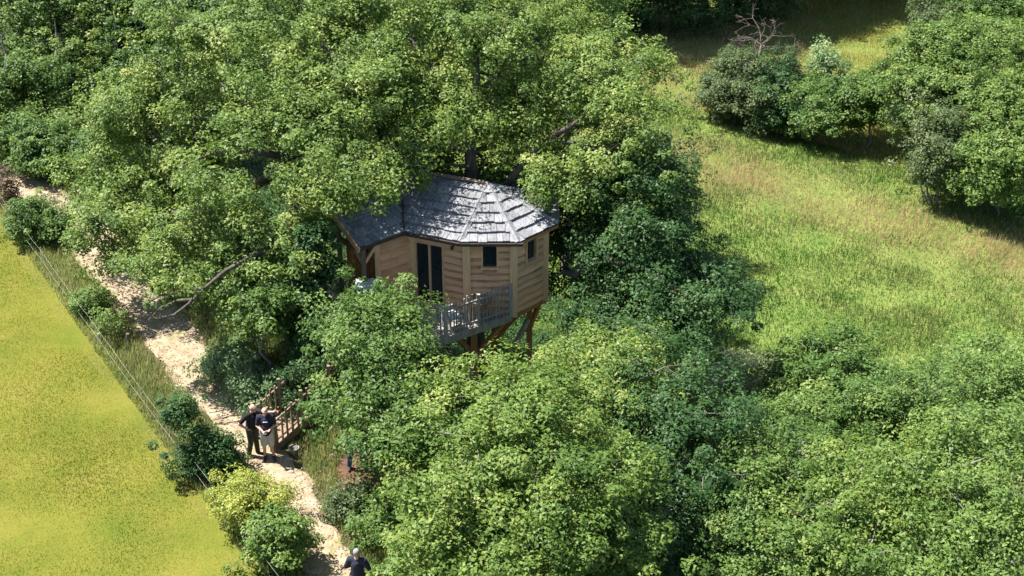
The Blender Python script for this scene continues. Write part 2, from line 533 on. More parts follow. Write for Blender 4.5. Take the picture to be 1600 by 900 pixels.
grass('field_grass', (-24, -3, 26, 57), 680000, lambda x, y: (fence_dist(x, y) > -0.05) * 1.0 * (x > -(y * 0.35 + 3.5)), field_col,
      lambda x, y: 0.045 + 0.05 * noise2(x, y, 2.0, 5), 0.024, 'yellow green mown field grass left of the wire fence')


def verge_col(x, y, n):
    c = lerp((0.16, 0.22, 0.05), (0.33, 0.36, 0.13), noise2(x, y, 1.1, 7) + RNG.normal(0, 0.2, n))
    d = RNG.random(n) < 0.2
    c[d] = lerp((0.30, 0.26, 0.13), (0.42, 0.37, 0.22), RNG.random(n))[d]
    return c


def verge_keep(x, y):
    t = lateral(x, y)
    ed = 0.55 + 0.35 * sstep(34.0, 39.0, y)
    left = (t < -ed) & (fence_dist(x, y) < 0.15)
    right = (t > ed) & (t < 5.5)
    bank = np.hypot((x + 3.85) / 1.05, (y - 34.9) / 1.75) < 1
    return (~bank) * np.where(left, 0.9, np.where(right, np.clip(1.15 - (t - 1) / 5, 0.2, 1), 0.0)) + ((np.abs(t) < 0.35) | (np.abs(t) > 0.6)) * (np.abs(t) < 1.1) * 0.3 * (noise2(x, y, 0.8, 9) > 0.5) * (~bank)


grass('verge_grass', (-26, -1, 27, 60), 420000, verge_keep, verge_col,
      lambda x, y: np.where(np.abs(lateral(x, y)) < 0.7, 0.06, np.where(lateral(x, y) < 0, 0.26, 0.20 + 0.45 * sstep(1.0, 2.6, lateral(x, y)))), 0.03, 'rough tall grass along both edges of the pale path')


def meadow_col(x, y, n):
    hf = hedge_front(x, y)
    q = noise2(x, y, 4.5, 11); q2 = noise2(x, y, 1.2, 12)
    c = lerp((0.085, 0.170, 0.036), (0.185, 0.228, 0.078), q * 1.5 - 0.35 + (q2 - 0.5) * 0.9 + (noise2(x, y, 0.5, 13) - 0.5) * 0.5)
    tan = np.exp(-((hf - 4.2) / 2.4) ** 2) * 0.95 + np.clip(0.4 - np.abs(hf - 6) / 9, 0, 1) * (q2 > 0.5) * 0.6
    back = hf < -1.0
    up_y = np.clip((x - 10) / 8, 0, 1)
    tan = np.where(back, 0.95 * (1 - up_y) + 0.35, tan)
    m = RNG.random(n) < tan
    c[m] = lerp((0.42, 0.34, 0.155), (0.54, 0.43, 0.25), RNG.random(n) * 0.6 + q2 * 0.4)[m]
    yl = back & ~m
    c[yl] = lerp((0.28, 0.255, 0.04), (0.40, 0.34, 0.08), RNG.random(n))[yl]
    return c * RNG.uniform(0.8, 1.2, n)[:, None]


grass('meadow_grass', (-8, 34, 38, 96), 640000, lambda x, y: ((lateral(x, y) > 17) | ((y > 47.5) & (lateral(x, y) > 9.5))) * (np.abs(x) < y * 0.36 + 2) * np.clip(1.4 - (y - 40) / 60, 0.55, 1), meadow_col,
      lambda x, y: 0.14 + 0.20 * noise2(x, y, 1.6, 14) ** 1.5, 0.034, 'tall green and straw coloured grass of the right hand meadow')

# ------------------------------------------------------------------ trees
TRIS = [0]


def leaves_in(centers, radii, nleaf, size, rng, flat=0.72, outc=None, tbias=None, up=0.75):
    """leaf quads spread over the skin of many small clumps; returns verts and tints"""
    nc = len(centers)
    size = size * 0.73
    cnt = np.maximum(4, (nleaf * 2.15 * rng.uniform(0.7, 1.3, nc)).astype(int))
    ci = np.repeat(np.arange(nc), cnt)
    n = len(ci)
    d = rng.normal(size=(n, 3)); d[:, 2] += 0.25
    d /= np.linalg.norm(d, axis=1)[:, None]
    r = radii[ci] * rng.uniform(0.25, 1.0, n) ** 0.45
    pos = centers[ci] + d * r[:, None] * np.array((1, 1, flat)) 
    nr = d * 0.6 + rng.normal(size=(n, 3)) * 0.44
    nr[:, 2] += up
    if outc is not None:
        nr += outc[ci] * 0.35
    nr /= np.linalg.norm(nr, axis=1)[:, None]
    a = np.cross(nr, rng.normal(size=(n, 3)))
    a /= np.linalg.norm(a, axis=1)[:, None] + 1e-9
    b = np.cross(nr, a)
    L = size * rng.uniform(0.7, 1.3, n)[:, None]
    wd = L * 0.72
    V = np.empty((n, 3, 3))
    V[:, 0] = pos - a * L * 0.42 + b * wd * 0.5
    V[:, 1] = pos - a * L * 0.42 - b * wd * 0.5
    V[:, 2] = pos + a * L * 0.62
    tc = rng.normal(0.45, 0.13, nc)
    if tbias is not None: tc = tc + tbias
    t = np.clip(tc[ci] + rng.normal(0, 0.16, n), 0, 1)
    return V.reshape(-1, 3), t


def segs_mesh(name, A, B, ra, rb, sides=5):
    A, B, ra, rb = map(np.asarray, (A, B, ra, rb))
    n = len(A)
    d = B - A
    d = d / (np.linalg.norm(d, axis=1)[:, None] + 1e-9)
    s = np.cross(d, np.array((0.31, 0.2, 0.93)))
    s /= np.linalg.norm(s, axis=1)[:, None] + 1e-9
    u = np.cross(s, d)
    V = np.empty((n, 2, sides, 3))
    for k in range(sides):
        a = 2 * math.pi * k / sides
        o = s * math.cos(a) + u * math.sin(a)
        V[:, 0, k] = A + o * ra[:, None] - d * ra[:, None] * 0.3
        V[:, 1, k] = B + o * rb[:, None] + d * rb[:, None] * 0.3
    base = (np.arange(n) * 2 * sides)[:, None]
    F = []
    for k in range(sides):
        F.append(np.concatenate([base + k, base + (k + 1) % sides, base + sides + (k + 1) % sides, base + sides + k], 1))
    F = np.stack(F, 1).reshape(-1, 4)
    me = np_mesh(name, V.reshape(-1, 3), 4, faces=F)
    me.polygons.foreach_set('use_smooth', np.ones(len(me.polygons), dtype=bool))
    TRIS[0] += len(F) * 2
    return me


def ell_area(a, b, c):
    p = 1.6
    return 4 * math.pi * (((a * b) ** p + (a * c) ** p + (b * c) ** p) / 3) ** (1 / p)


def tree(name, label, cat, lobes, base, mat, bark=None, r0=0.2, leaf=0.13, nleaf=46, bough=0.8, clump=0.36, per=7, dens=1.0, limbs=(), group=None, seed=1, top=None, multi=1, droop=0.0, fill=0.0, thin=0.0, shell=0.62, spine=None):
    """lobes: (centre, (rx, ry, rz)) in metres; base: (x, y) of the foot; limbs: explicit polylines [(point, radius), ...]"""
    rng = np.random.default_rng(seed * 31 + 5)
    bark = bark or BARK_GREY
    bz = gz(base[0], base[1])
    foot = Vector((base[0], base[1], bz))
    root = empty(name, foot, label, cat, group)
    LC = np.array([tuple(l[0]) for l in lobes]); LR = np.array([l[1] for l in lobes])
    # boughs: points near the skin of the lobes, thinned where another lobe swallows them
    bp, bo = [], []
    for i in range(len(lobes)):
        n = max(5, int(ell_area(*LR[i]) / (bough * bough * 2.25) * dens))
        d = rng.normal(size=(n * 3, 3)); d[:, 2] += 0.15
        d /= np.linalg.norm(d, axis=1)[:, None]
        keep = rng.random(n * 3) < np.where(d[:, 2] < -0.4, 0.35, 1.0) * np.where(d[:, 1] > 0.4, 0.38, 1.0)
        d = d[keep][:n]
        rr = rng.uniform(shell, 1.04, len(d)) + 0.10 * np.sin(d[:, 0] * 5 + seed) * np.cos(d[:, 2] * 4 + i)
        p = LC[i] + d * LR[i] * rr[:, None]
        ok = np.ones(len(p), bool)
        for j in range(len(lobes)):
            if j != i:
                ok &= (((p - LC[j]) / LR[j]) ** 2).sum(1) > 0.42
        bp.append(p[ok]); bo.append(d[ok])
        if fill:
            m = int(n * fill)
            q = rng.normal(size=(m, 3)); q /= np.linalg.norm(q, axis=1)[:, None]
            bp.append(LC[i] + q * LR[i] * rng.uniform(0.1, 0.6, m)[:, None]); bo.append(q)
    bp = np.concatenate(bp); bo = np.concatenate(bo)
    g = ground_z(bp[:, 0], bp[:, 1])
    ok = bp[:, 2] > g + 0.25
    bp, bo = bp[ok], bo[ok]
    if thin: 
        k = rng.random(len(bp)) > thin
        bp, bo = bp[k], bo[k]
    # clumps around each bough, flattened like a spray
    nb = len(bp)
    m = per
    off = rng.normal(size=(nb, m, 3)) * np.array((0.62, 0.62, 0.36)) * bough
    off += bo[:, None, :] * rng.uniform(-0.2, 0.35, (nb, m, 1)) * bough
    cc = (bp[:, None, :] + off).reshape(-1, 3)
    cb = np.repeat(np.arange(nb), m)
    cr = clump * rng.uniform(0.6, 1.7, len(cc))
    tb = np.repeat(rng.normal(0, 0.10, nb), m)
    V, t = leaves_in(cc, cr, nleaf, leaf, rng, outc=bo[cb], tbias=tb)
    V = V - np.array(foot)
    me = np_mesh('crown', V, 3, faceattr=t)
    link('crown', me, mat, root)
    TRIS[0] += len(t)
    # skeleton
    cen = LC.mean(0)
    topz = top if top is not None else (LC[:, 2] + LR[:, 2] * 0.55).max()
    N, PAR, FIX = [], [], []
    tp = Vector((cen[0], cen[1], topz))
    if limbs and limbs[0] == 'trunk':
        pass
    if spine:
        for p, r in spine:
            N.append(np.array(p, float)); PAR.append(len(N) - 2); FIX.append(r)
    for s in range(0 if spine else multi):
        steps = 9
        j = Vector((rng.normal() * 0.18 * (multi > 1), rng.normal() * 0.18 * (multi > 1), 0))
        e = tp + Vector((rng.normal() * LR[0, 0] * 0.5, rng.normal() * LR[0, 1] * 0.5, -rng.random() * 0.8)) if multi > 1 else tp
        prev = -1 if s == 0 else 0
        for k in range(steps + 1):
            f = k / steps
            w = f * f * (3 - 2 * f) if multi == 1 else f
            p = Vector((foot.x + j.x + (e.x - foot.x) * w, foot.y + j.y + (e.y - foot.y) * w, foot.z - 0.15 + (e.z - foot.z + 0.15) * f))
            if 0 < k < steps: p += Vector((rng.normal() * 0.07, rng.normal() * 0.07, 0))
            N.append(np.array(p)); PAR.append(prev); FIX.append(r0 * (1 - 0.94 * f) / (multi ** 0.5) * (1.25 if k == 0 else 1))
            prev = len(N) - 1
    for lim in limbs:
        prev = int(np.argmin(np.linalg.norm(np.array(N) - np.array(lim[0][0]), axis=1)))
        for p, r in lim:
            N.append(np.array(p, float)); PAR.append(prev); FIX.append(r); prev = len(N) - 1
    ntr = len(N)
    order = np.argsort(np.linalg.norm(bp - cen, axis=1))
    for q in order:
        A = np.array(N)
        c = bp[q]
        dd = np.linalg.norm(A - c, axis=1) + 0.9 * np.maximum(0, A[:, 2] - c[2] + 0.2) 
        dd[0] += 3
        i = int(np.argmin(dd))
        L = np.linalg.norm(A[i] - c)
        ns = max(1, int(L / 0.8))
        prev = i
        bend = rng.normal(size=3) * 0.12 * L
        for k in range(1, ns + 1):
            f = k / ns
            p = A[i] * (1 - f) + c * f + bend * math.sin(math.pi * f) + np.array((0, 0, 0.10 * L * math.sin(math.pi * f)))
            N.append(p); PAR.append(prev); FIX.append(0); prev = len(N) - 1
    N = np.array(N); PAR = np.array(PAR)
    load = np.ones(len(N))
    for i in range(len(N) - 1, -1, -1):
        if PAR[i] >= 0: load[PAR[i]] += load[i]
    rr = np.where(np.array(FIX) > 0, FIX, np.clip(0.013 * load ** 0.5, 0.012, r0 * 0.75))
    has = PAR >= 0
    tr = has & (np.arange(len(N)) < ntr)
    br = has & (np.arange(len(N)) >= ntr)
    F = np.array(foot)
    idx = np.where(tr)[0]
    link('trunk', segs_mesh('trunk', N[PAR[idx]] - F, N[idx] - F, rr[PAR[idx]], rr[idx], 9), bark, root)
    idx = np.where(br)[0]
    pr = np.minimum(rr[PAR[idx]], rr[idx] * 1.6)
    # twigs to the clumps
    tw = rng.random(len(cc)) < 0.35
    ta = bp[cb][tw]; tbb = cc[tw]
    A = np.concatenate([N[PAR[idx]], ta]) - F; B = np.concatenate([N[idx], tbb]) - F
    ra = np.concatenate([pr, np.full(len(ta), 0.012)]); rb = np.concatenate([rr[idx], np.full(len(ta), 0.006)])
    link('branches', segs_mesh('branches', A, B, ra, rb, 4), bark, root)
    return root


def lob(px, py, d, rx, ry, rd):
    k = d / FPX
    return (W(px, py, d), (rx * k, rd, ry * k * 1.05))


def lobs(*a):
    return [lob(*q) for q in a]


#TREES
# --- oak on the left, spreading over the path
oak_limb = [[(W(470, 330, 46.5), 0.12), (W(420, 385, 45.5), 0.085), (W(350, 425, 44.8), 0.065), (W(318, 452, 44.4), 0.05), (W(296, 474, 44.2), 0.045), (W(272, 492, 44.1), 0.035), (W(246, 498, 44.0), 0.022), (W(222, 490, 44.0), 0.015)],
            [(W(318, 450, 44.4), 0.06), (W(285, 455, 44.5), 0.045), (W(250, 462, 44.6), 0.035), (W(222, 478, 44.5), 0.02)],
            [(W(300, 468, 44.2), 0.05), (W(276, 470, 44.3), 0.04), (W(252, 480, 44.3), 0.03), (W(232, 500, 44.2), 0.015)],
            [(W(470, 250, 47.5), 0.14), (W(390, 235, 46.4), 0.09), (W(330, 240, 46.2), 0.05), (W(280, 262, 46), 0.02)],
            [(W(480, 230, 47.5), 0.14), (W(440, 190, 47), 0.09), (W(390, 165, 47.2), 0.06), (W(345, 130, 47.8), 0.02)],
            [(W(490, 240, 47.5), 0.14), (W(540, 190, 47), 0.10), (W(520, 90, 48), 0.07), (W(480, 40, 49), 0.02)]]
tree('oak_tree', 'broad spreading oak overhanging the sandy path left of the treehouse', 'tree',
     lobs((410, 110, 51, 170, 140, 3.4), (260, 210, 51.5, 115, 105, 2.6), (440, 270, 47.3, 130, 110, 2.4), (208, 335, 50.2, 82, 66, 1.7), (345, 375, 47.0, 80, 60, 1.5),
          (545, 200, 48.4, 110, 110, 2.6), (548, 280, 45.4, 62, 40, 0.9), (170, 285, 52.5, 50, 42, 1.5), (440, 395, 46.0, 65, 62, 1.2), (262, 438, 45.2, 36, 18, 0.5), (175, 385, 49.8, 38, 28, 1.0)),
     tuple(W(490, 420, 46.6).xy), L_OAK, BARK, r0=0.42, limbs=oak_limb, seed=3, nleaf=54, thin=0.24,
     spine=[(Vector((W(490, 420, 46.6).x, W(490, 420, 46.6).y, -3.2)), 0.5), (Vector((W(490, 420, 46.6).x, W(490, 420, 46.6).y, 0.5)), 0.38), (W(487, 370, 46.8), 0.32), (W(476, 300, 47.2), 0.25), (W(470, 240, 47.6), 0.18), (W(452, 180, 48.2), 0.12), (W(440, 120, 49), 0.06), (W(434, 80, 49.5), 0.02)])
tb_ = W(741, 330, 49.6)
trunk_spine = [(Vector((tb_.x, tb_.y, gz(tb_.x, tb_.y) - 0.15)), 0.36), (Vector((tb_.x - 0.03, tb_.y + 0.02, 0.5)), 0.27), (W(740, 360, 49.6), 0.24), (W(738, 320, 49.4), 0.225), (W(737, 285, 49.2), 0.21), (W(735, 235, 48.8), 0.19), (W(741, 180, 48.6), 0.16), (W(745, 120, 48.6), 0.12), (W(742, 60, 49), 0.07)]
trunk_limb = [
[(W(736, 238, 48.8), 0.10), (W(700, 226, 48.2), 0.09), (W(665, 216, 47.8), 0.07), (W(640, 222, 47.6), 0.04)],
              [(W(737, 262, 48.9), 0.08), (W(705, 257, 48.6), 0.05), (W(680, 260, 48.4), 0.03)],
              [(W(741, 340, 49.4), 0.14), (W(775, 310, 48.9), 0.135), (W(800, 278, 48.5), 0.13), (W(822, 246, 48.2), 0.12), (W(850, 222, 47.9), 0.10), (W(895, 195, 47.6), 0.08), (W(930, 168, 47.5), 0.05), (W(955, 148, 47.5), 0.02)],
              [(W(850, 224, 47.9), 0.07), (W(900, 222, 47.7), 0.055), (W(950, 238, 47.6), 0.04), (W(1000, 262, 47.5), 0.02)],
              [(W(742, 190, 48.6), 0.12), (W(690, 120, 48.4), 0.10), (W(640, 60, 49), 0.06)],
              [(W(745, 150, 48.6), 0.10), (W(800, 90, 49), 0.08), (W(840, 40, 50), 0.05)]]
tree('oak_tree', 'tall oak whose bare trunk rises behind the shingled roof', 'tree',
     lobs((620, 70, 51, 140, 120, 3.2), (770, 90, 50, 120, 95, 2.8), (690, 165, 48.6, 80, 50, 1.6), (830, 30, 53, 110, 80, 2.6), (600, 160, 49.5, 90, 80, 2), (870, 165, 48.6, 70, 55, 1.7), (950, 120, 49, 80, 50, 1.9),
          (980, 205, 48, 85, 55, 1.8), (780, 175, 49.6, 60, 40, 1.3), (905, 270, 48, 65, 35, 1.2), (810, 212, 48.2, 50, 22, 0.8), (808, 258, 50.2, 42, 26, 0.8), (690, 238, 50.5, 24, 14, 0.5), (960, 265, 48.4, 70, 45, 1.6), (625, 232, 47.4, 55, 26, 0.8)),
     tuple(W(739, 420, 50).xy), L_OAK, BARK, r0=0.40, limbs=trunk_limb, spine=trunk_spine, thin=0.16, seed=4, nleaf=48, dens=0.9)
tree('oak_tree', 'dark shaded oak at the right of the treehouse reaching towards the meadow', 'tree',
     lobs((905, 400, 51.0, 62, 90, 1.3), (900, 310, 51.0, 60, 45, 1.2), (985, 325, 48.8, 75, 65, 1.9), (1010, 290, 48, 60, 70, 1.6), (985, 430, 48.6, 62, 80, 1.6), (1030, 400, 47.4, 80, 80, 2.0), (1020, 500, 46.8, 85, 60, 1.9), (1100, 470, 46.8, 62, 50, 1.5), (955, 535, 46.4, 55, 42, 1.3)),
     tuple(W(930, 560, 48.5).xy), L_DARK, BARK, r0=0.32, seed=5, nleaf=48,  # dark leaf colour stands in for the shade on this crown
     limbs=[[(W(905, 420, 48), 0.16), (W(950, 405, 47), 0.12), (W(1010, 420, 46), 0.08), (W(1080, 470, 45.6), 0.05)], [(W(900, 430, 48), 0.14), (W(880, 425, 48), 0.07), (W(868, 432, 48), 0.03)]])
tree('round_tree', 'dark leafy tree rising behind the crown of the tall oak', 'tree',
     lobs((890, 40, 60, 80, 90, 2.6), (850, 120, 59, 70, 80, 2.2), (920, 100, 58.5, 45, 60, 1.6)), tuple(W(890, 190, 60).xy), L_GREEN, seed=6, r0=0.25, nleaf=40)
# --- trees below the treehouse
tree('young_oak', 'bright young oak growing up in front of the treehouse deck', 'tree',
     lobs((608, 498, 43.6, 38, 26, 0.8), (590, 550, 42.4, 90, 55, 1.5), (634, 602, 41.8, 54, 56, 1.2), (566, 618, 41.6, 52, 46, 1.0), (615, 708, 40.5, 40, 36, 0.9), (640, 690, 40.8, 50, 60, 1.0), (556, 500, 43.2, 36, 22, 0.8)),
     tuple(W(610, 800, 41.6).xy), L_GREEN, seed=7, r0=0.16, nleaf=46, multi=2)
tree('young_oak', 'sunlit young oak just below the treehouse support posts', 'tree',
     lobs((850, 618, 43.0, 45, 24, 0.9), (915, 572, 43.6, 48, 36, 1.2), (965, 598, 43, 70, 55, 1.5), (885, 635, 42, 95, 48, 1.5)),
     tuple(W(890, 760, 42.6).xy), L_OAK, seed=8, r0=0.17, nleaf=46, multi=2)
tree('young_oak', 'large round yellow green oak in the bottom centre foreground', 'tree',
     lobs((790, 668, 38.9, 118, 76, 2.1), (715, 750, 37.9, 85, 85, 1.7), (860, 760, 37.9, 120, 100, 2.1), (700, 860, 37.2, 80, 75, 1.6), (820, 880, 36.8, 120, 90, 2.0), (930, 830, 37.9, 75, 100, 1.7), (668, 885, 37.0, 38, 40, 0.9)),
     tuple(W(810, 1000, 38.2).xy), L_FRESH, BARK_GREY, thin=0.1, seed=9, r0=0.2, nleaf=52, multi=3)
tree('slender_tree', 'dark slender tree right of the large yellow green oak', 'tree',
     lobs((1040, 625, 42, 80, 70, 1.7), (1070, 720, 41, 75, 90, 1.7), (1020, 800, 40.2, 65, 90, 1.5), (1080, 860, 39.8, 60, 70, 1.4), (1100, 650, 42.5, 38, 48, 1.1)),
     tuple(W(1050, 960, 40.8).xy), L_DARK, BARK_GREY, thin=0.2, seed=10, r0=0.18, nleaf=46, multi=1)
# --- wood at the lower right
LR_ = [
    ('grey green thicket tree with thin pale stems beside the dark slender tree', L_GREEN, lobs((1190, 730, 41, 95, 70, 1.9), (1170, 820, 40, 95, 85, 1.8), (1230, 880, 39, 80, 70, 1.6)), (1190, 960, 40.5), 12),
    ('yellow topped tree in the middle of the lower right thicket', L_FRESH, lobs((1345, 760, 40, 85, 60, 1.7), (1310, 830, 39, 90, 75, 1.8), (1390, 860, 38.4, 80, 80, 1.7), (1300, 905, 38, 80, 60, 1.5)), (1340, 980, 39), 13),
    ('bright bushy tree filling the bottom right corner', L_BRIGHT, lobs((1540, 730, 39.6, 95, 85, 2.0), (1480, 810, 38.6, 90, 85, 1.8), (1570, 850, 37.8, 95, 90, 2.0), (1470, 890, 37.8, 80, 60, 1.6)), (1530, 980, 38.8), 14),
    ('dark topped tree at the meadow edge with a dead brown patch', L_GREEN, lobs((1305, 580, 47, 70, 46, 1.7), (1260, 632, 46, 58, 50, 1.6), (1340, 630, 45.4, 80, 60, 1.8)), (1300, 760, 46), 15),
    ('mid green tree between the dark topped tree and the right edge', L_GREEN, lobs((1440, 622, 45.5, 80, 58, 1.8), (1420, 680, 43.6, 95, 70, 1.9), (1480, 660, 43.5, 70, 70, 1.7)), (1440, 800, 44.6), 16),
    ('pale green tree at the right edge below the meadow', L_BRIGHT, lobs((1562, 592, 47, 90, 50, 1.9), (1580, 650, 45, 85, 70, 1.9), (1500, 590, 47.3, 50, 34, 1.3)), (1560, 760, 46), 17),
    ('small deep green tree in the hollow right of the slender tree', L_GREEN, lobs((1225, 690, 43.6, 62, 44, 1.4), (1165, 705, 43.2, 44, 44, 1.2)), (1210, 760, 44), 18),
    ('leafy tree low between the yellow topped tree and the bright corner tree', L_FRESH, lobs((1430, 760, 41.6, 60, 60, 1.4), (1250, 770, 41.4, 50, 50, 1.2)), (1420, 860, 41.5), 19),
]
for lab, m, lb, b, sd in LR_:
    tree('thicket_tree', lab, 'tree', lb, tuple(W(*b).xy), m, BARK_GREY, seed=sd, r0=0.15, nleaf=46, multi=2, group='trees of the thicket at the lower right', thin=0.14, leaf=0.115 + 0.008 * (sd % 4), bough=0.7 + 0.1 * (sd % 3), clump=0.32 + 0.04 * (sd % 3))
# --- wood at the upper left
UL_ = [
    ('forest tree at the far left edge above the sandy path', L_GREEN, lobs((20, 60, 66, 80, 110, 2.6), (30, 170, 63, 75, 80, 2.2), (15, 230, 61, 50, 45, 1.4)), (20, 270, 63), 21),
    ('tall pale green forest tree second from the left edge', L_OAK, lobs((110, 50, 67, 75, 110, 2.6), (95, 150, 64.5, 65, 80, 2.1), (100, 215, 62.5, 60, 55, 1.8)), (100, 280, 64), 22),
    ('tall forest tree with grey stems behind the bend of the path', L_GREEN, lobs((200, 40, 68, 80, 110, 2.6), (190, 150, 66, 70, 90, 2.2), (180, 225, 64, 60, 50, 1.8)), (190, 290, 66), 23),
    ('dark forest tree tucked behind the spreading oak', L_DARK, lobs((290, 50, 68, 90, 120, 2.8), (270, 150, 66, 70, 80, 2.2)), (280, 270, 67), 24),
    ('forest tree rising behind the top of the spreading oak', L_GREEN, lobs((400, 20, 66, 110, 100, 3.0), (520, 0, 66, 90, 90, 2.8), (425, 120, 62, 70, 50, 2.0)), (440, 240, 66), 25),
]
for lab, m, lb, b, sd in UL_:
    tree('forest_tree', lab, 'tree', lb, tuple(W(*b).xy), m, BARK_GREY, seed=sd, r0=0.22, nleaf=38, leaf=0.15, group='trees of the wood beyond the path')
# --- far wood along the top right
protos = []
for k in range(3):
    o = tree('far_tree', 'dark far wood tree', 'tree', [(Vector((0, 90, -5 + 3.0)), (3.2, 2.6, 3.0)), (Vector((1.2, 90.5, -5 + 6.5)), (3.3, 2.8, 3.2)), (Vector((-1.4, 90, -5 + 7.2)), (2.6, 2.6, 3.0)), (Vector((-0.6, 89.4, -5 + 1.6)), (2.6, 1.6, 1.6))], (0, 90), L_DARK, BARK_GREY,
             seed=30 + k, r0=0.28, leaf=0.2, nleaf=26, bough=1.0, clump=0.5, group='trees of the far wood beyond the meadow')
    protos.append(o)


def copy_tree(o, loc, rz, s, label):
    r = o.copy(); COL.objects.link(r)
    r.location = loc; r.rotation_euler = (0, 0, rz); r.scale = (s, s, s); r['label'] = label
    for ch in list(o.children):
        c = ch.copy(); COL.objects.link(c); c.parent = r
    return r


spots = [(7.5, 83.8, ''), (11.0, 84.4, ''), (14.6, 86.2, ''), (18.2, 88.6, ''), (22.0, 90.6, ''), (26.5, 92.0, ''), (31.0, 92.5, ''), (4.0, 83.5, ''), (35.5, 93.0, ''), (0.4, 82.5, ''), (-4.0, 82.0, '')]
FARL = ['deeply shaded far wood tree just right of the round tree', 'black shaded far wood tree left of the dead tree top', 'dark far wood tree straight above the dead tree', 'dark far wood tree right of the dead tree top',
        'far wood tree above the yellow patch of grass', 'far wood tree above the two sunlit shrubs', 'far wood tree nearest the upper right corner', 'far wood tree half hidden by the round tree', 'far wood tree beyond the upper right corner',
        'far wood tree hidden behind the tall oak crown', 'far wood tree behind the middle of the tall oak']
for k, ((x, y, _n), lab) in enumerate(zip(spots, FARL)):
    loc = (x, y, gz(x, y))
    if k < 3:
        protos[k].location = loc; protos[k]['label'] = lab; protos[k].rotation_euler.z = 0.4 * k
    else:
        copy_tree(protos[k % 3], loc, 1.1 * k, 0.9 + 0.07 * (k % 4), lab)

# --- hedge and shrubs of the meadow
SH = [
    ('shrub', 'round shrub in sun at the top right edge of the far grass', L_OLIVE, lobs((1465, 18, 84, 35, 22, 1.4)), (1465, 30, 84), 40, 1.0),
    ('shrub', 'sunlit shrub in the upper right corner before the far wood', L_GREEN, lobs((1570, 15, 82, 45, 25, 1.5), (1530, 8, 83, 30, 20, 1.2)), (1565, 35, 82), 41, 1.0),
    ('hedge_shrub', 'olive hawthorn shrub at the left end of the meadow hedge', L_OLIVE, lobs((1150, 125, 76, 42, 38, 1.6), (1125, 150, 76, 30, 26, 1.2), (1165, 155, 75, 35, 30, 1.3)), (1150, 180, 76), 42, 1.0),
    ('hedge_tree', 'dark ivy covered tree under the dead branches of the hedge', L_DARK, lobs((1205, 120, 76, 32, 38, 1.3), (1210, 160, 75, 40, 36, 1.4)), (1205, 195, 76), 43, 1.0),
    ('hedge_shrub', 'pale silvery shrub in the middle of the meadow hedge', L_PALE, lobs((1292, 105, 77, 18, 22, 0.8), (1290, 130, 76.5, 25, 18, 1.0)), (1290, 150, 77), 44, 1.0),
    ('hedge_shrub', 'low green bramble shrub right of the ivy covered tree', L_GREEN, lobs((1265, 175, 74, 38, 28, 1.3), (1300, 180, 73, 40, 30, 1.3), (1250, 140, 76, 28, 24, 1.1)), (1275, 205, 74), 45, 1.0),
    ('hedge_shrub', 'dense dark green hedge shrub left of the tall light green tree', L_GREEN, lobs((1345, 165, 73, 45, 40, 1.5), (1375, 145, 73.5, 30, 36, 1.2)), (1355, 205, 73), 46, 1.0),
    ('hedge_tree', 'tall light green tree at the upper right over the hedge', L_BRIGHT, lobs((1480, 95, 71, 75, 55, 2.2), (1450, 145, 70, 60, 45, 1.9), (1560, 75, 72, 70, 45, 2.0), (1510, 140, 69.5, 65, 50, 1.9)), (1490, 210, 71), 47, 1.0),
    ('hedge_shrub', 'grey green rounded shrub standing alone before the hedge trees', L_OLIVE, lobs((1465, 225, 67.5, 36, 48, 1.3), (1420, 180, 69.5, 28, 40, 1.1), (1466, 262, 67.3, 30, 18, 0.9)), (1462, 275, 67.5), 48, 1.0),
    ('hedge_tree', 'bushy light green tree at the right edge of the meadow hedge', L_BRIGHT, lobs((1555, 200, 67.5, 55, 55, 1.8), (1540, 255, 66, 40, 40, 1.4), (1595, 240, 66, 45, 60, 1.6), (1600, 170, 68, 40, 45, 1.5), (1565, 285, 65.9, 48, 22, 1.2)), (1565, 295, 67), 49, 1.0),
]
for nm, lab, m, lb, b, sd, dn in SH:
    tree(nm, lab, 'tree' if nm.endswith('tree') else 'shrub', lb, tuple(W(*b).xy), m, BARK_GREY, seed=sd, r0=0.1, leaf=0.15, nleaf=36, bough=0.62, clump=0.33, multi=3, fill=0.2, group='shrubs and trees of the meadow hedge' if sd > 41 else None)
# pale flowering shrub at the meadow's near edge
tree('flowering_shrub', 'cream flowering shrub at the near edge of the meadow', 'shrub', lobs((1168, 592, 54, 42, 34, 1.2), (1125, 578, 55, 30, 25, 1.0)), tuple(W(1155, 625, 54.2).xy), L_BLOSSOM, seed=51, r0=0.05, leaf=0.1, nleaf=44, bough=0.5, clump=0.26, multi=3)


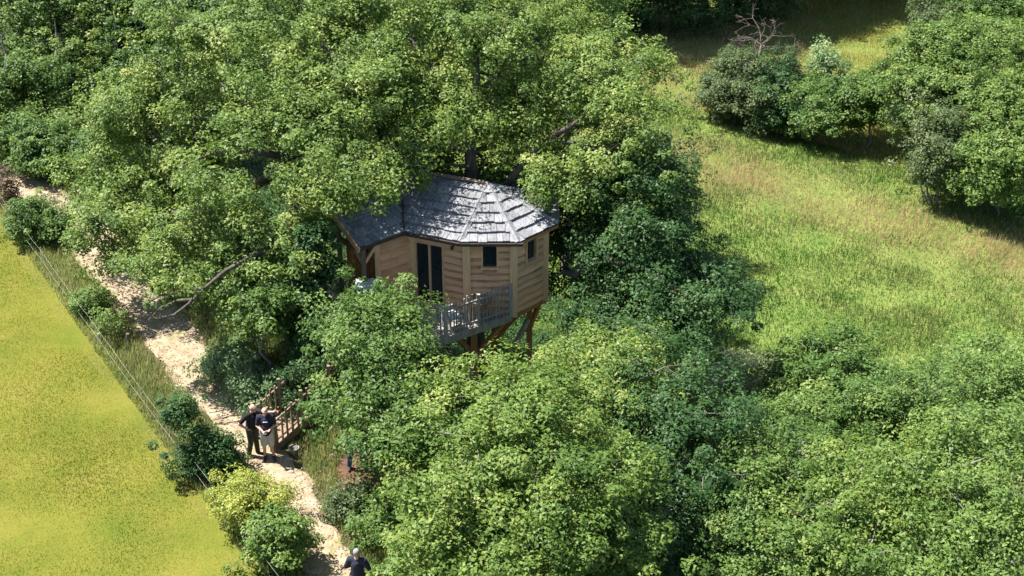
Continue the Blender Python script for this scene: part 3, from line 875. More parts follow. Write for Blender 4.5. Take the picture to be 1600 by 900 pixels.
def dead_tree(name, label, base, pts, seed, r0=0.12, n=26, spread=1.6, bark=BARK_DEAD):
    rng = np.random.default_rng(seed)
    foot = Vector((base[0], base[1], gz(*base)))
    root = empty(name, foot, label, 'dead tree')
    A, B, ra, rb = [], [], [], []
    P = [np.array(foot)] + [np.array(p) for p in pts]
    for i in range(len(P) - 1):
        A.append(P[i]); B.append(P[i + 1]); ra.append(r0 * (1 - 0.25 * i)); rb.append(r0 * (0.75 - 0.2 * i))
    me = segs_mesh('trunk', np.array(A) - np.array(foot), np.array(B) - np.array(foot), np.maximum(ra, 0.03), np.maximum(rb, 0.03), 8)
    link('trunk', me, bark, root)
    A, B, ra, rb = [], [], [], []
    def grow(p, d, L, r, depth):
        q = p + d * L
        A.append(p); B.append(q); ra.append(r); rb.append(r * 0.65)
        if depth == 0: return
        for _ in range(rng.integers(2, 4)):
            e = d + rng.normal(size=3) * 0.6; e /= np.linalg.norm(e)
            grow(q, e, L * rng.uniform(0.55, 0.85), r * 0.6, depth - 1)
    for _ in range(n):
        i = rng.integers(1, len(P))
        d = rng.normal(size=3) * np.array((1, 1, 0.6)); d[2] += 0.35; d /= np.linalg.norm(d)
        grow(P[i], d, spread * rng.uniform(0.3, 0.55), 0.028, 3)
    link('branches', segs_mesh('branches', np.array(A) - np.array(foot), np.array(B) - np.array(foot), np.array(ra), np.maximum(rb, 0.008), 4), bark, root)
    return root


dead_tree('dead_tree', 'bare grey dead tree sticking up out of the meadow hedge', tuple(W(1200, 190, 76.4).xy), [W(1195, 120, 76.2), W(1185, 92, 76), W(1190, 70, 76)], 60, n=22, spread=1.9, r0=0.17)
dead_tree('dead_bush', 'tangle of dry brown twigs behind the flowering shrub', tuple(W(1150, 650, 53).xy), [W(1150, 632, 53), W(1155, 622, 53)], 61, r0=0.06, n=18, spread=0.9, bark=BARK_DEAD)

# --- shrubs along the path
def gb(px, py):
    p = G(px, py, 0.0)
    return p.x, p.y


def bush(name, label, px, py, w, h, mat, seed, leaf=0.10, nleaf=40, n=3, tall=None, **kw):
    """foot at pixel (px, py) on the path's level; w, h in metres"""
    x, y = gb(px, py)
    r = np.random.default_rng(seed)
    z = gz(x, y)
    lb = [(Vector((x, y, z + h * 0.52)), (w * 0.42, w * 0.38, h * 0.46))]
    for k in range(n - 1):
        a = r.uniform(0, 6.28)
        lb.append((Vector((x + math.cos(a) * w * 0.25, y + math.sin(a) * w * 0.2, z + h * r.uniform(0.25, 0.6))), (w * 0.28, w * 0.26, h * 0.28)))
    if tall: lb += [(Vector((x + tall[0], y + tall[1], z + tall[2])), tall[3])]
    return tree(name, label, 'shrub', lb, (x, y), mat, BARK_GREY, seed=seed, r0=0.05, leaf=leaf, nleaf=nleaf, bough=0.42, clump=0.22, multi=3, fill=0.3, **kw)


bush('shrub', 'round dark green bush between wire fence and path at far left', 58, 372, 1.8, 1.35, L_GREEN, 70, n=4)
bush('shrub', 'small pale sapling bush beside the round dark green bush', 95, 378, 0.7, 0.9, L_GREEN, 71, n=2, thin=0.2)
bush('shrub', 'brown leaved sapling at the far left end of the path', 14, 318, 0.7, 1.5, L_BROWN, 72, n=2, thin=0.6)
bush('shrub', 'thin roadside sapling with a bare stem beside the fence post', 190, 525, 0.55, 1.3, L_OAK, 73, n=2, thin=0.5)
bush('shrub', 'low weedy shrub hanging over the left path edge', 150, 482, 0.7, 0.55, L_BRIGHT, 74, n=3, thin=0.2)
bush('shrub', 'dark bush with one tall sprig left of the two standing men', 322, 742, 1.45, 1.5, L_DARK, 75, n=4, tall=(-0.45, 0.25, 1.75, (0.15, 0.15, 0.6)))
bush('shrub', 'yellow green bush in front of the two standing men', 388, 818, 1.8, 1.65, L_YELLOW, 76, n=4, leaf=0.085)
bush('shrub', 'light green young sapling at the left edge of the shaded path', 440, 886, 1.2, 1.65, L_BRIGHT, 77, n=4, leaf=0.12, thin=0.1)
bush('shrub', 'grey green willow shrub on the right verge of the path', 372, 598, 1.6, 1.3, L_PALE, 78, n=4, leaf=0.11)
bush('shrub', 'grey leaved bush behind the two standing men', 405, 628, 1.5, 1.1, L_PALE, 79, n=3, leaf=0.1)
bush('shrub', 'dark hazel bush at the head of the footbridge', 470, 640, 1.6, 1.6, L_DARK, 80, n=4)
bush('shrub', 'dark bush at the forest foot where the path bends', 175, 292, 2.4, 2.0, L_DARK, 82, n=4, leaf=0.13)
bush('shrub', 'dull green bush at the left forest foot', 90, 268, 2.6, 2.0, L_GREEN, 83, n=4, leaf=0.13)
bush('shrub', 'shaded nettle clump right of the lower path', 548, 800, 0.9, 0.6, L_OLIVE, 84, n=4, thin=0.2)
bush('shrub', 'green bramble clump near the lower right path edge', 606, 838, 1.2, 0.8, L_GREEN, 85, n=4)
bush('shrub', 'small leafy clump beside the man at the bottom edge', 655, 915, 1.3, 1.0, L_GREEN, 86, n=3)
for k, (px, py, h, lab) in enumerate([(395, 575, 3.6, 'thin young tree stem on the verge under the oak'), (424, 612, 3.4, 'slim young tree stem behind the grey leaved bush')]):
    x, y = gb(px, py)
    z = gz(x, y)
    tree('young_tree', lab, 'tree', [(Vector((x + 0.1, y, z + h * 0.85)), (0.8, 0.7, 0.8)), (Vector((x - 0.3, y, z + h * 0.7)), (0.5, 0.5, 0.5))], (x, y), L_GREEN, BARK_GREY, seed=90 + k, r0=0.075, bough=0.5, clump=0.25, nleaf=36, group='young tree stems on the verge')
# ivy on the oak trunk
b = W(490, 420, 46.3)
tree('ivy', 'dark ivy climbing the oak trunk at the left end of the deck', 'climbing plant', [(W(495, 395, 45.6), (0.55, 0.45, 0.9)), (W(490, 450, 45.8), (0.6, 0.45, 1.0)), (W(500, 510, 45.8), (0.65, 0.5, 0.9)), (W(495, 560, 45.6), (0.6, 0.5, 0.7))], tuple(W(492, 470, 46.0).xy), L_DARK, BARK, seed=95, r0=0.1, bough=0.42, clump=0.22, nleaf=40)
# low leafy ground cover under the trees
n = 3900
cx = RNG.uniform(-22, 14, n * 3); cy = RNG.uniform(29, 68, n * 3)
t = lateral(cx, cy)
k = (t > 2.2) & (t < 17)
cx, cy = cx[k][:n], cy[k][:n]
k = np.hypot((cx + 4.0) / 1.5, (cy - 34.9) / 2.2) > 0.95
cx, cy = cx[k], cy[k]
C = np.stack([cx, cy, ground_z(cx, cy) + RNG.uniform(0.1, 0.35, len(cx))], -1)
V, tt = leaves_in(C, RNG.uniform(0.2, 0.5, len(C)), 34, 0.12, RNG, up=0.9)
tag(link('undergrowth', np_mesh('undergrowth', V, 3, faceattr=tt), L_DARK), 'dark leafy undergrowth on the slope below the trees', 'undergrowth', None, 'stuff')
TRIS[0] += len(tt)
# ------------------------------------------------------------------ treehouse
V3 = Vector
FL, WT, EV = 1.36, 3.86, 4.02
hx, hy = -0.68, 42.9
P0, P1, P2, P3, P4 = (-3.1, 41.85), (-1.39, 41.19), (0.03, 41.19), (1.03, 42.19), (1.03, 43.6)
PW = (-4.1, 41.1)
house = empty('treehouse', (hx, hy, gz(hx, hy)), 'wooden treehouse with grey shingled many sided roof perched in the oaks', 'treehouse')


def wall(p0, p1, openings=(), rows=10, lit_edge=True):
    """base panel plus overlapping waney edged boards; openings = (u0, u1, z0, z1) in metres along the wall"""
    a, b = V3((p0[0], p0[1], 0)), V3((p1[0], p1[1], 0))
    L = (b - a).length
    d = (b - a) / L
    n = V3((d.y, -d.x, 0))
    P = lambda u, z, o: a + d * u + n * o + V3((0, 0, z))
    zs = sorted({FL, WT} | {z for q in openings for z in q[2:]})
    m = MB()
    for i in range(len(zs) - 1):
        zl, zh = zs[i], zs[i + 1]
        cuts = sorted([(q[0], q[1]) for q in openings if q[2] < zh - 1e-4 and q[3] > zl + 1e-4])
        u = 0.0
        for c in cuts + [(L, L)]:
            if c[0] - u > 0.01:
                m.hexa([P(u, zl, -0.09), P(c[0], zl, -0.09), P(c[0], zl, -0.003), P(u, zl, -0.003), P(u, zh, -0.09), P(c[0], zh, -0.09), P(c[0], zh, -0.003), P(u, zh, -0.003)])
            u = c[1]
    w = m.build('wall', LARCH, house)
    h = (WT - FL) / rows
    for r in range(rows):
        z0, z1 = FL + r * h - 0.035 + random.uniform(-0.012, 0.012), FL + (r + 1) * h - 0.004
        zm = (z0 + z1) / 2
        cuts = sorted([(q[0], q[1]) for q in openings if q[2] < zm + 0.05 and q[3] > zm - 0.05])
        u = 0.02
        for c in cuts + [(L - 0.02, L)]:
            if c[0] - u > 0.04:
                k = max(2, int((c[0] - u) / 0.22))
                vs, fs = [], []
                ph = random.uniform(0, 6)
                for i in range(k + 1):
                    uu = u + (c[0] - u) * i / k
                    zz = z0 + 0.014 * math.sin(uu * 5.5 + ph) + random.uniform(-0.008, 0.008)
                    vs += [P(uu, zz, 0.0), P(uu, zz, 0.105), P(uu, zz + (z1 - zz) * (0.45 + 0.05 * math.sin(uu * 4 + ph)), 0.066), P(uu, z1, 0.008), P(uu, z1, 0.0)]
                for i in range(k):
                    for j in range(5):
                        fs.append((i * 5 + j, i * 5 + (j + 1) % 5, i * 5 + 5 + (j + 1) % 5, i * 5 + 5 + j))
                fs += [(4, 3, 2, 1, 0), tuple(k * 5 + j for j in range(5))]
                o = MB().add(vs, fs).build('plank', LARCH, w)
                o.data.materials.append(LIT_EDGE if lit_edge else LARCH)
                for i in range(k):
                    o.data.polygons[i * 5 + 1].material_index = 1  # lower strip coloured lighter, so the upper part reads as overlap shade
            u = c[1]
    return w, P, L


def post(p, z0, z1, s=0.13, mat=None, out=0.03, name='corner_post'):
    return MB().box((p[0] - s / 2, p[1] - s / 2, z0), (p[0] + s / 2, p[1] + s / 2, z1)).build(name, mat or LARCH_POST, house)


def window(P, u0, u1, z0, z1, proud=0.07, deep=0.05):
    m = MB(); t = 0.055
    q = lambda ua, ub, za, zb, oa, ob: m.hexa([P(ua, za, oa), P(ub, za, oa), P(ub, za, ob), P(ua, za, ob), P(ua, zb, oa), P(ub, zb, oa), P(ub, zb, ob), P(ua, zb, ob)])
    q(u0 - t, u0, z0 - t, z1 + t, -deep, proud); q(u1, u1 + t, z0 - t, z1 + t, -deep, proud)
    q(u0, u1, z1, z1 + t, -deep, proud)
    f = m.build('window', LARCH_POST, house)
    m = MB(); q = lambda ua, ub, za, zb, oa, ob: m.hexa([P(ua, za, oa), P(ub, za, oa), P(ub, za, ob), P(ua, za, ob), P(ua, zb, oa), P(ub, zb, oa), P(ub, zb, ob), P(ua, zb, ob)])
    q(u0 - t - 0.02, u1 + t + 0.02, z0 - 0.06, z0, -deep, proud + 0.04)
    m.build('sill', LARCH_POST, f)
    m = MB(); s = 0.03
    for a in ((u0, u0 + s, z0, z1), (u1 - s, u1, z0, z1), (u0 + s, u1 - s, z0, z0 + s), (u0 + s, u1 - s, z1 - s, z1)):
        m.hexa([P(a[0], a[2], -0.04), P(a[1], a[2], -0.04), P(a[1], a[2], 0.0), P(a[0], a[2], 0.0), P(a[0], a[3], -0.04), P(a[1], a[3], -0.04), P(a[1], a[3], 0.0), P(a[0], a[3], 0.0)])
    m.build('frame', GUTTER, f)
    m = MB()
    m.hexa([P(u0, z0, -0.035), P(u1, z0, -0.035), P(u1, z0, -0.02), P(u0, z0, -0.02), P(u0, z1, -0.035), P(u1, z1, -0.035), P(u1, z1, -0.02), P(u0, z1, -0.02)])
    m.build('pane', GLASS, f)
    return f


# door wall, front wall, right wall, wing wall
Ld = (Vector(P1) - Vector(P0)).length
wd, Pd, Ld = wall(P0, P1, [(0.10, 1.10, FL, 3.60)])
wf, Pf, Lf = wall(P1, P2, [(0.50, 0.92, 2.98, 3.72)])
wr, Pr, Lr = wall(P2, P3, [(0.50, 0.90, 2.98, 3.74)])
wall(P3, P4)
ww, Pw, Lw = wall(PW, P0, rows=8, lit_edge=False)  # no painted light strip: browner boards stand in for the wing's shade
window(Pf, 0.50, 0.92, 2.98, 3.72)
window(Pr, 0.50, 0.90, 2.98, 3.74, proud=0.14)
m = MB().add([(*P4, FL), (0.03, 44.61, FL), (-4.2, 45.9, FL), (-5.2, 42.6, FL), (*PW, FL), (*P4, WT), (0.03, 44.61, WT), (-4.2, 45.9, WT), (-5.2, 42.6, WT), (*PW, WT)], [(i, i + 1, i + 6, i + 5) for i in range(4)])
m.build('back_wall', LARCH, house)
# a dark floor and inside lining so that the panes look into a dim room
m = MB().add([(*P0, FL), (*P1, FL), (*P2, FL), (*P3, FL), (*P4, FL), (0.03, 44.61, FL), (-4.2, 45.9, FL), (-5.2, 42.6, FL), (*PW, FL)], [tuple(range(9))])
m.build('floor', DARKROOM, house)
for p, s in ((P1, 0.23), (P2, 0.23), (P3, 0.2), (P0, 0.22), (PW, 0.16)):
    post((p[0] + (0.02 if p in (P2, P3) else 0), p[1] - 0.03), FL - (0.12 if p in (P2, P3) else 0.0), WT + 0.02, s)
# sliding glass door
door = MB()
def pd(m, ua, ub, za, zb, oa, ob):
    return m.hexa([Pd(ua, za, oa), Pd(ub, za, oa), Pd(ub, za, ob), Pd(ua, za, ob), Pd(ua, zb, oa), Pd(ub, zb, oa), Pd(ub, zb, ob), Pd(ua, zb, ob)])
pd(door, 0.10, 0.17, FL, 3.6, -0.06, 0.06); pd(door, 1.03, 1.10, FL, 3.6, -0.06, 0.06); pd(door, 0.17, 1.03, 3.53, 3.6, -0.06, 0.06); pd(door, 0.17, 1.03, FL, FL + 0.09, -0.06, 0.06); pd(door, 0.57, 0.64, FL + 0.09, 3.53, -0.05, 0.05)
gd = door.build('glass_door', LARCH_POST, house)
for ua, ub in ((0.17, 0.57), (0.64, 1.03)):
    pd(MB(), ua, ub, FL + 0.09, 3.53, -0.02, -0.005).build('pane', GLASS, gd)
    f = MB()
    for a in ((ua, ua + 0.03, FL + 0.09, 3.53), (ub - 0.03, ub, FL + 0.09, 3.53), (ua + 0.03, ub - 0.03, FL + 0.09, FL + 0.14), (ua + 0.03, ub - 0.03, 3.49, 3.53)):
        pd(f, a[0], a[1], a[2], a[3], -0.04, 0.012)
    f.build('frame', GUTTER, gd)
# lamp above the boards
MB().tube([Pd(1.42, 3.66, 0.05), Pd(1.42, 3.66, 0.16), Pd(1.42, 3.58, 0.17)], [0.03, 0.045, 0.05], 8).build('wall_lamp', GUTTER, house)

# roof
AP = V3((-0.75, 42.95, 4.92))
E1, E2, E3, E4, E5 = V3((hx - 0.874, hy - 2.11, EV)), V3((hx + 0.874, hy - 2.11, EV)), V3((hx + 2.11, hy - 0.874, EV)), V3((hx + 2.11, hy + 0.874, EV)), V3((hx + 0.874, hy + 2.11, EV))
VV, WE = V3((-3.3, 41.5, EV)), V3((-4.6, 40.45, EV))
RG = V3((-4.6, 44.47, 4.92))
YT = V3((-3.475, 43.425, 4.685)); WTP = V3((-5.56, 41.74, 4.685))
B1, B2 = V3((-4.2, 46.6, EV)), V3((-6.6, 43.2, EV))
facets = [[E1, E2, AP], [E2, E3, AP], [E3, E4, AP], [E4, E5, AP], [VV, E1, AP, RG, YT], [E5, B1, RG, AP], [WE, VV, YT, WTP], [WTP, YT, RG, B2], [B1, B2, RG]]
rm = MB()
for f in facets:
    n = len(f)
    rm.add([p - V3((0, 0, 0.02)) for p in f] + [p - V3((0, 0, 0.10)) for p in f], [tuple(range(n)), tuple(range(n, 2 * n))[::-1]] + [(i, (i + 1) % n, n + (i + 1) % n, n + i) for i in range(n)])
roof = rm.build('roof', ROOFBASE, house)


def shingles(poly, i0, i1, course, width, seed, over=0.085):
    """single shakes in courses parallel to the eave poly[i0]-poly[i1], clipped to the facet"""
    r = random.Random(seed)
    a, b = poly[i0], poly[i1]
    ux = (b - a).normalized()
    cen = sum(poly, V3()) / len(poly)
    nrm = None
    for i in range(len(poly)):
        q = (b - a).cross(poly[i] - a)
        if q.length > 1e-3:
            nrm = q.normalized(); break
    if nrm.z < 0: nrm = -nrm
    uy = nrm.cross(ux)
    if uy.dot(cen - a) < 0: uy = -uy
    pts = [((p - a).dot(ux), (p - a).dot(uy)) for p in poly]
    smax = max(p[1] for p in pts)

    def ext(s):
        xs_ = []
        for i in range(len(pts)):
            (x0, y0), (x1, y1) = pts[i], pts[(i + 1) % len(pts)]
            if abs(y1 - y0) < 1e-6:
                if abs(y0 - s) < 1e-4: xs_ += [x0, x1]
            elif min(y0, y1) - 1e-5 <= s <= max(y0, y1) + 1e-5:
                xs_.append(x0 + (x1 - x0) * (s - y0) / (y1 - y0))
        return (min(xs_), max(xs_)) if xs_ else None
    rows = max(1, round(smax / course))
    c = smax / rows
    cnt = 0
    for k in range(rows):
        s0, s1 = k * c, min((k + 1) * c + 0.03, smax - 0.004)
        e0, e1 = ext(max(s0, 0.001)), ext(s1)
        if not e0 or not e1: continue
        u = min(e0[0], e1[0]) - r.uniform(0, 0.1)
        um = max(e0[1], e1[1])
        while u < um:
            w = width * r.uniform(0.75, 1.3)
            ua, ub = u + 0.006, u + w - 0.006
            u += w
            if um - u < width * 0.4: ub = um; u = um
            q = [(max(ua, e0[0]), s0), (min(ub, e0[1]), s0), (min(ub, e1[1]), s1), (max(ua, e1[0]), s1)]
            if q[1][0] < q[0][0]: q[0] = q[1] = ((q[0][0] + q[1][0]) / 2, s0)
            if q[2][0] < q[3][0]: q[2] = q[3] = ((q[2][0] + q[3][0]) / 2, s1)
            if (q[1][0] - q[0][0]) + (q[2][0] - q[3][0]) < 0.04: continue
            dz = r.uniform(-0.006, 0.006); so = r.uniform(-0.03, 0.012)
            low = over + dz
            P_ = lambda x, s, h: a + ux * x + uy * s + nrm * h
            vs = [P_(q[0][0], q[0][1] + so, low - 0.06), P_(q[1][0], q[1][1] + so, low - 0.06), P_(q[2][0], q[2][1], -0.01), P_(q[3][0], q[3][1], -0.01),
                  P_(q[0][0], q[0][1] + so, low), P_(q[1][0], q[1][1] + so, low), P_(q[2][0], q[2][1], 0.012 + dz), P_(q[3][0], q[3][1], 0.012 + dz)]
            MB().hexa(vs).build('shingle', SHINGLE, roof)
            cnt += 1
    return cnt


ns = shingles(facets[0], 0, 1, 0.37, 0.24, 1) + shingles(facets[1], 0, 1, 0.37, 0.26, 2) + shingles(facets[2], 0, 1, 0.37, 0.30, 3) + shingles(facets[4], 0, 1, 0.35, 0.19, 4) + shingles(facets[6], 0, 1, 0.33, 0.24, 5)
print('shingles', ns)
upz = V3((0, 0, 1))
for e, w in ((E1, 0.10), (E2, 0.13), (E3, 0.11), (E4, 0.11)):
    a, b = AP + upz * 0.05, e + upz * 0.06 + (e - AP) * 0.01
    s = (b - a).cross(upz).normalized()
    for sg in (-1, 1):
        MB().beam(a + s * sg * w * 0.45, b + s * sg * w * 0.45, w * 0.86, 0.025, up=(s * sg * 0.35 + upz)).build('hip_board', SHINGLE, roof)
MB().beam(AP + upz * 0.05, RG + upz * 0.05, 0.16, 0.03).build('ridge_board', BROWNWOOD, roof)
MB().beam(VV + upz * 0.085, YT + upz * 0.085, 0.06, 0.03).build('valley', GUTTER, roof)
gm = MB()
g0, g1, g2 = VV - upz * 0.03, E1 - upz * 0.03, E2 - upz * 0.03
for a, b in ((g0, g1), (g1, g2 + V3((0.14, 0, 0)))):
    o = V3(((b - a).normalized().y, -(b - a).normalized().x, 0)) * 0.05
    gm.beam(a + o, b + o, 0.10, 0.09)
gm.build('gutter', GUTTER, house)
MB().beam(WE - upz * 0.05, VV - upz * 0.05, 0.04, 0.13).build('fascia', GUTTER, house)
for (a, b), nm in (((E2, E3), 'fascia'), ((E3, E4), 'fascia')):
    MB().beam(a - upz * 0.07, b - upz * 0.07, 0.03, 0.10).build(nm, TIMBER, house)
# open gable of the wing with its rake board, posts and braces
k = (WTP - WE)
MB().beam(WE - upz * 0.06 - k * 0.02, WE + k * 1.02 - upz * 0.06, 0.05, 0.20).build('rake_board', LARCH_POST, house)
MB().beam(WE + V3((0.05, 0.3, -0.28)), WTP + V3((0.05, 0.3, -0.30)), 0.08, 0.12).build('rafter', TIMBER, house)
gp1, gp2 = WE + V3((0.10, 0.30, 0)), WE + k * 0.85 + V3((0.1, 0.1, 0))
for g in (gp1, gp2):
    MB().box((g.x - 0.07, g.y - 0.07, FL), (g.x + 0.07, g.y + 0.07, g.z - 0.12)).build('porch_post', BROWNWOOD, house)
MB().beam(V3((gp1.x, gp1.y, 3.72)), V3((gp2.x, gp2.y, 3.72)), 0.08, 0.16).build('tie_beam', BROWNWOOD, house)
MB().beam(V3((gp1.x, gp1.y, 3.3)), V3((gp1.x + 0.42, gp1.y + 0.30, 3.88)), 0.07, 0.09).build('brace', LARCH_POST, house)
MB().beam(V3((gp1.x, gp1.y, 3.3)), V3((gp1.x - 0.4, gp1.y + 0.5, 3.7)), 0.07, 0.09).build('brace', LARCH_POST, house)


def slat_screen(p0, p1, z0, z1, n, mat, rails, name='slat_screen'):
    a, b = V3((p0[0], p0[1], 0)), V3((p1[0], p1[1], 0))
    d = (b - a).normalized(); nn = V3((d.y, -d.x, 0))
    m = MB()
    for z in rails:
        m.beam(a + upz * z - nn * 0.05, b + upz * z - nn * 0.05, 0.05, 0.10)
    s = m.build(name, mat, house)
    for i in range(n):
        p = a + (b - a) * ((i + 0.5) / n)
        h0, h1 = z0 + random.uniform(-0.03, 0.03), z1 + random.uniform(-0.06, 0.06)
        MB().beam(p + upz * h0, p + upz * h1 + d * random.uniform(-0.02, 0.02), 0.07, 0.025, up=nn).build('slat', mat, s)
    return s


slat_screen((PW[0] - 0.04, PW[1] - 0.02), (-5.15, 41.95), FL, 3.75, 13, TIMBER, (1.7, 3.4))
sc = slat_screen((-7.0, 41.55), (-6.2, 41.2), 1.3, 3.35, 9, BROWNWOOD, (1.75, 2.75, 3.25), 'slat_screen')
MB().box((-7.12, 41.48, 1.0), (-7.0, 41.6, 3.5)).build('porch_post', BROWNWOOD, house)
MB().box((-6.2, 41.1, 1.0), (-6.08, 41.22, 3.5)).build('porch_post', BROWNWOOD, house)

# deck, its edge beams and railing
DA, DB, DC, DD = V3((0.0, 41.08, FL)), V3((-2.0, 39.72, FL)), V3((-5.2, 40.12, FL)), V3((-7.0, 41.3, FL))
front = [DA, DB, DC, DD]
back = [V3((*P2, FL)), V3((*P1, FL)), V3((*PW, FL)), V3((-6.4, 43.0, FL))]
dk = MB()
for i in range(3):
    dk.add([front[i] - upz * 0.05, front[i + 1] - upz * 0.05, back[i + 1] - upz * 0.05, back[i] - upz * 0.05, front[i] - upz * 0.09, front[i + 1] - upz * 0.09, back[i + 1] - upz * 0.09, back[i] - upz * 0.09], [(0, 1, 2, 3), (7, 6, 5, 4), (0, 4, 5, 1), (1, 5, 6, 2), (2, 6, 7, 3), (3, 7, 4, 0)])
deck = dk.build('deck', GREYWOOD, house)
for i in range(3):
    L = (front[i + 1] - front[i]).length
    n = max(4, int(L / 0.145))
    for q in range(n):
        f0, f1 = (q + 0.03) / n, (q + 0.97) / n
        a0, a1 = front[i].lerp(front[i + 1], f0), front[i].lerp(front[i + 1], f1)
        b0, b1 = back[i].lerp(back[i + 1], f0), back[i].lerp(back[i + 1], f1)
        dz = random.uniform(-0.004, 0.004) - 0.004
        t0, t1 = upz * (dz - 0.04), upz * dz
        MB().hexa([a0 + t0, a1 + t0, b1 + t0, b0 + t0, a0 + t1, a1 + t1, b1 + t1, b0 + t1]).build('plank', GREYWOOD, deck)
for i in range(3):
    MB().beam(front[i] - upz * 0.13 + V3((0, -0.02, 0)), front[i + 1] - upz * 0.13 + V3((0, -0.02, 0)), 0.05, 0.25).build('edge_beam', GREYWOOD, house)


def railing(pts, parent, name, mat, h=1.05, gap=0.115, posts=True, pick=(0.044, 0.044), sway=0.03, pmat=None, top=0.0):
    rl = MB()
    for i in range(len(pts) - 1):
        for z in (0.18, h - 0.14):
            rl.beam(pts[i] + upz * z, pts[i + 1] + upz * z, 0.035, 0.055)
    R_ = rl.build(name, mat, parent)
    org = world_origin(R_)
    pm = None
    for i in range(len(pts) - 1):
        L = (pts[i + 1] - pts[i]).length
        d = (pts[i + 1] - pts[i]).normalized()
        nn = V3((d.y, -d.x, 0)).normalized() * 0.036
        n = int(L / gap)
        for q in range(n):
            p = pts[i] + d * ((q + 0.5) * L / n + random.uniform(-0.012, 0.012)) + nn
            if pm is None:
                o = MB().tube([p + upz * 0.02, p + upz * h * 0.5 + d * 0.006, p + upz * (h + 0.02)], [pick[0] / 2 * 1.1, pick[0] / 2, pick[0] / 2 * 0.9], 6).build('picket', mat, R_)
                # move the mesh to its own base so that copies can share it
                off = p - org
                o.data.transform(Matrix.Translation(-off)); o.location = off
                pm = o
            else:
                o = pm.copy(); COL.objects.link(o); o.parent = R_
                o.location = p - org
            o.rotation_euler = (random.uniform(-sway, sway), random.uniform(-sway, sway), random.uniform(0, 6))
            o.scale = (random.uniform(0.8, 1.25), random.uniform(0.8, 1.25), random.uniform(0.95, 1.08))
        m = max(1, round(L / 1.15))
        for q in range(m + (i == len(pts) - 2)):
            p = pts[i] + d * (q * L / m)
            MB().box((p.x - 0.045, p.y - 0.045, p.z - 0.22), (p.x + 0.045, p.y + 0.045, p.z + h + 0.05 + top)).build('post', pmat or mat, R_)
    return R_


railing([DA + V3((-0.03, -0.02, 0)), DB, DC, DD], house, 'railing', GREYWOOD)
# floor frame and supports
fr = [V3((*P1, 0)), V3((*P2, 0)), V3((*P3, 0)), V3((*P4, 0))]
for i in range(3):
    MB().beam(fr[i] + upz * 1.23, fr[i + 1] + upz * 1.23, 0.12, 0.22).build('floor_beam', TIMBER, house)
MB().beam(V3((-3.2, 41.6, 1.16)), V3((0.9, 42.3, 1.16)), 0.16, 0.2).build('floor_beam', TIMBER, house)
MB().beam(V3((-1.2, 40.5, 1.05)), V3((-1.1, 44.6, 1.05)), 0.16, 0.2).build('floor_beam', TIMBER, house)
for x, y, s in ((-1.18, 40.55, 0.2), (0.56, 42.25, 0.18), (-5.0, 40.6, 0.18), (-0.6, 44.4, 0.2), (-4.4, 45, 0.2), (-6.6, 41.5, 0.18)):
    MB().box((x - s / 2, y - s / 2, gz(x, y) - 0.2), (x + s / 2, y + s / 2, 1.06)).build('support_post', TIMBER, house)
for a, b, mt in (((0.45, 42.2, 1.0), (-0.75, 41.95, -0.35), TIMBER), ((0.52, 42.1, 0.55), (0.1, 41.75, -0.2), GREYWOOD), ((-1.2, 40.6, 0.2), (-1.75, 40.4, 1.0), TIMBER), ((-1.1, 40.7, 0.1), (-0.2, 41.2, 1.05), TIMBER), ((-1.35, 40.5, -0.7), (-1.15, 40.5, 0.35), GREYWOOD), ((0.5, 42.3, -0.1), (1.0, 42.9, 1.0), TIMBER)):
    MB().beam(a, b, 0.13, 0.13).build('brace', mt, house)
# rounded timber bracket at the left end
b0 = V3((-6.55, 40.95, 1.28))
m = MB()
m.tube([b0, b0 + V3((0.02, -0.25, 0.02)), b0 + V3((0.03, -0.42, 0.02))], [0.12, 0.14, 0.13], 10)
m.beam(b0 + V3((0.0, -0.28, -0.1)), b0 + V3((0.14, -0.1, -0.5)), 0.09, 0.09)
m.build('bracket', LARCH_POST, house)

# things standing on the deck
def chair(loc, rz, label):
    r = empty('deck_chair', loc, label, 'chair')
    L = lambda m, nm: m.build(nm, SPA, r)
    o = V3(loc); c, s = math.cos(rz), math.sin(rz)
    T = lambda x, y, z: o + V3((x * c - y * s, x * s + y * c, z))
    hb = lambda x0, x1, y0, y1, z0, z1, dy=0: MB().hexa([T(x0, y0, z0), T(x1, y0, z0), T(x1, y1, z0), T(x0, y1, z0), T(x0, y0 + dy, z1), T(x1, y0 + dy, z1), T(x1, y1 + dy, z1), T(x0, y1 + dy, z1)])
    L(hb(-0.24, 0.24, -0.24, 0.22, 0.42, 0.46), 'seat')
    L(hb(-0.22, 0.22, 0.20, 0.235, 0.48, 0.88, 0.09), 'backrest')
    for x in (-0.215, 0.215):
        for y in (-0.21, 0.2):
            L(hb(x - 0.02, x + 0.02, y - 0.02, y + 0.02, 0, 0.42), 'leg')
        L(hb(x * 1.1 - 0.02, x * 1.1 + 0.02, -0.2, 0.22, 0.63, 0.66), 'armrest')
    return r


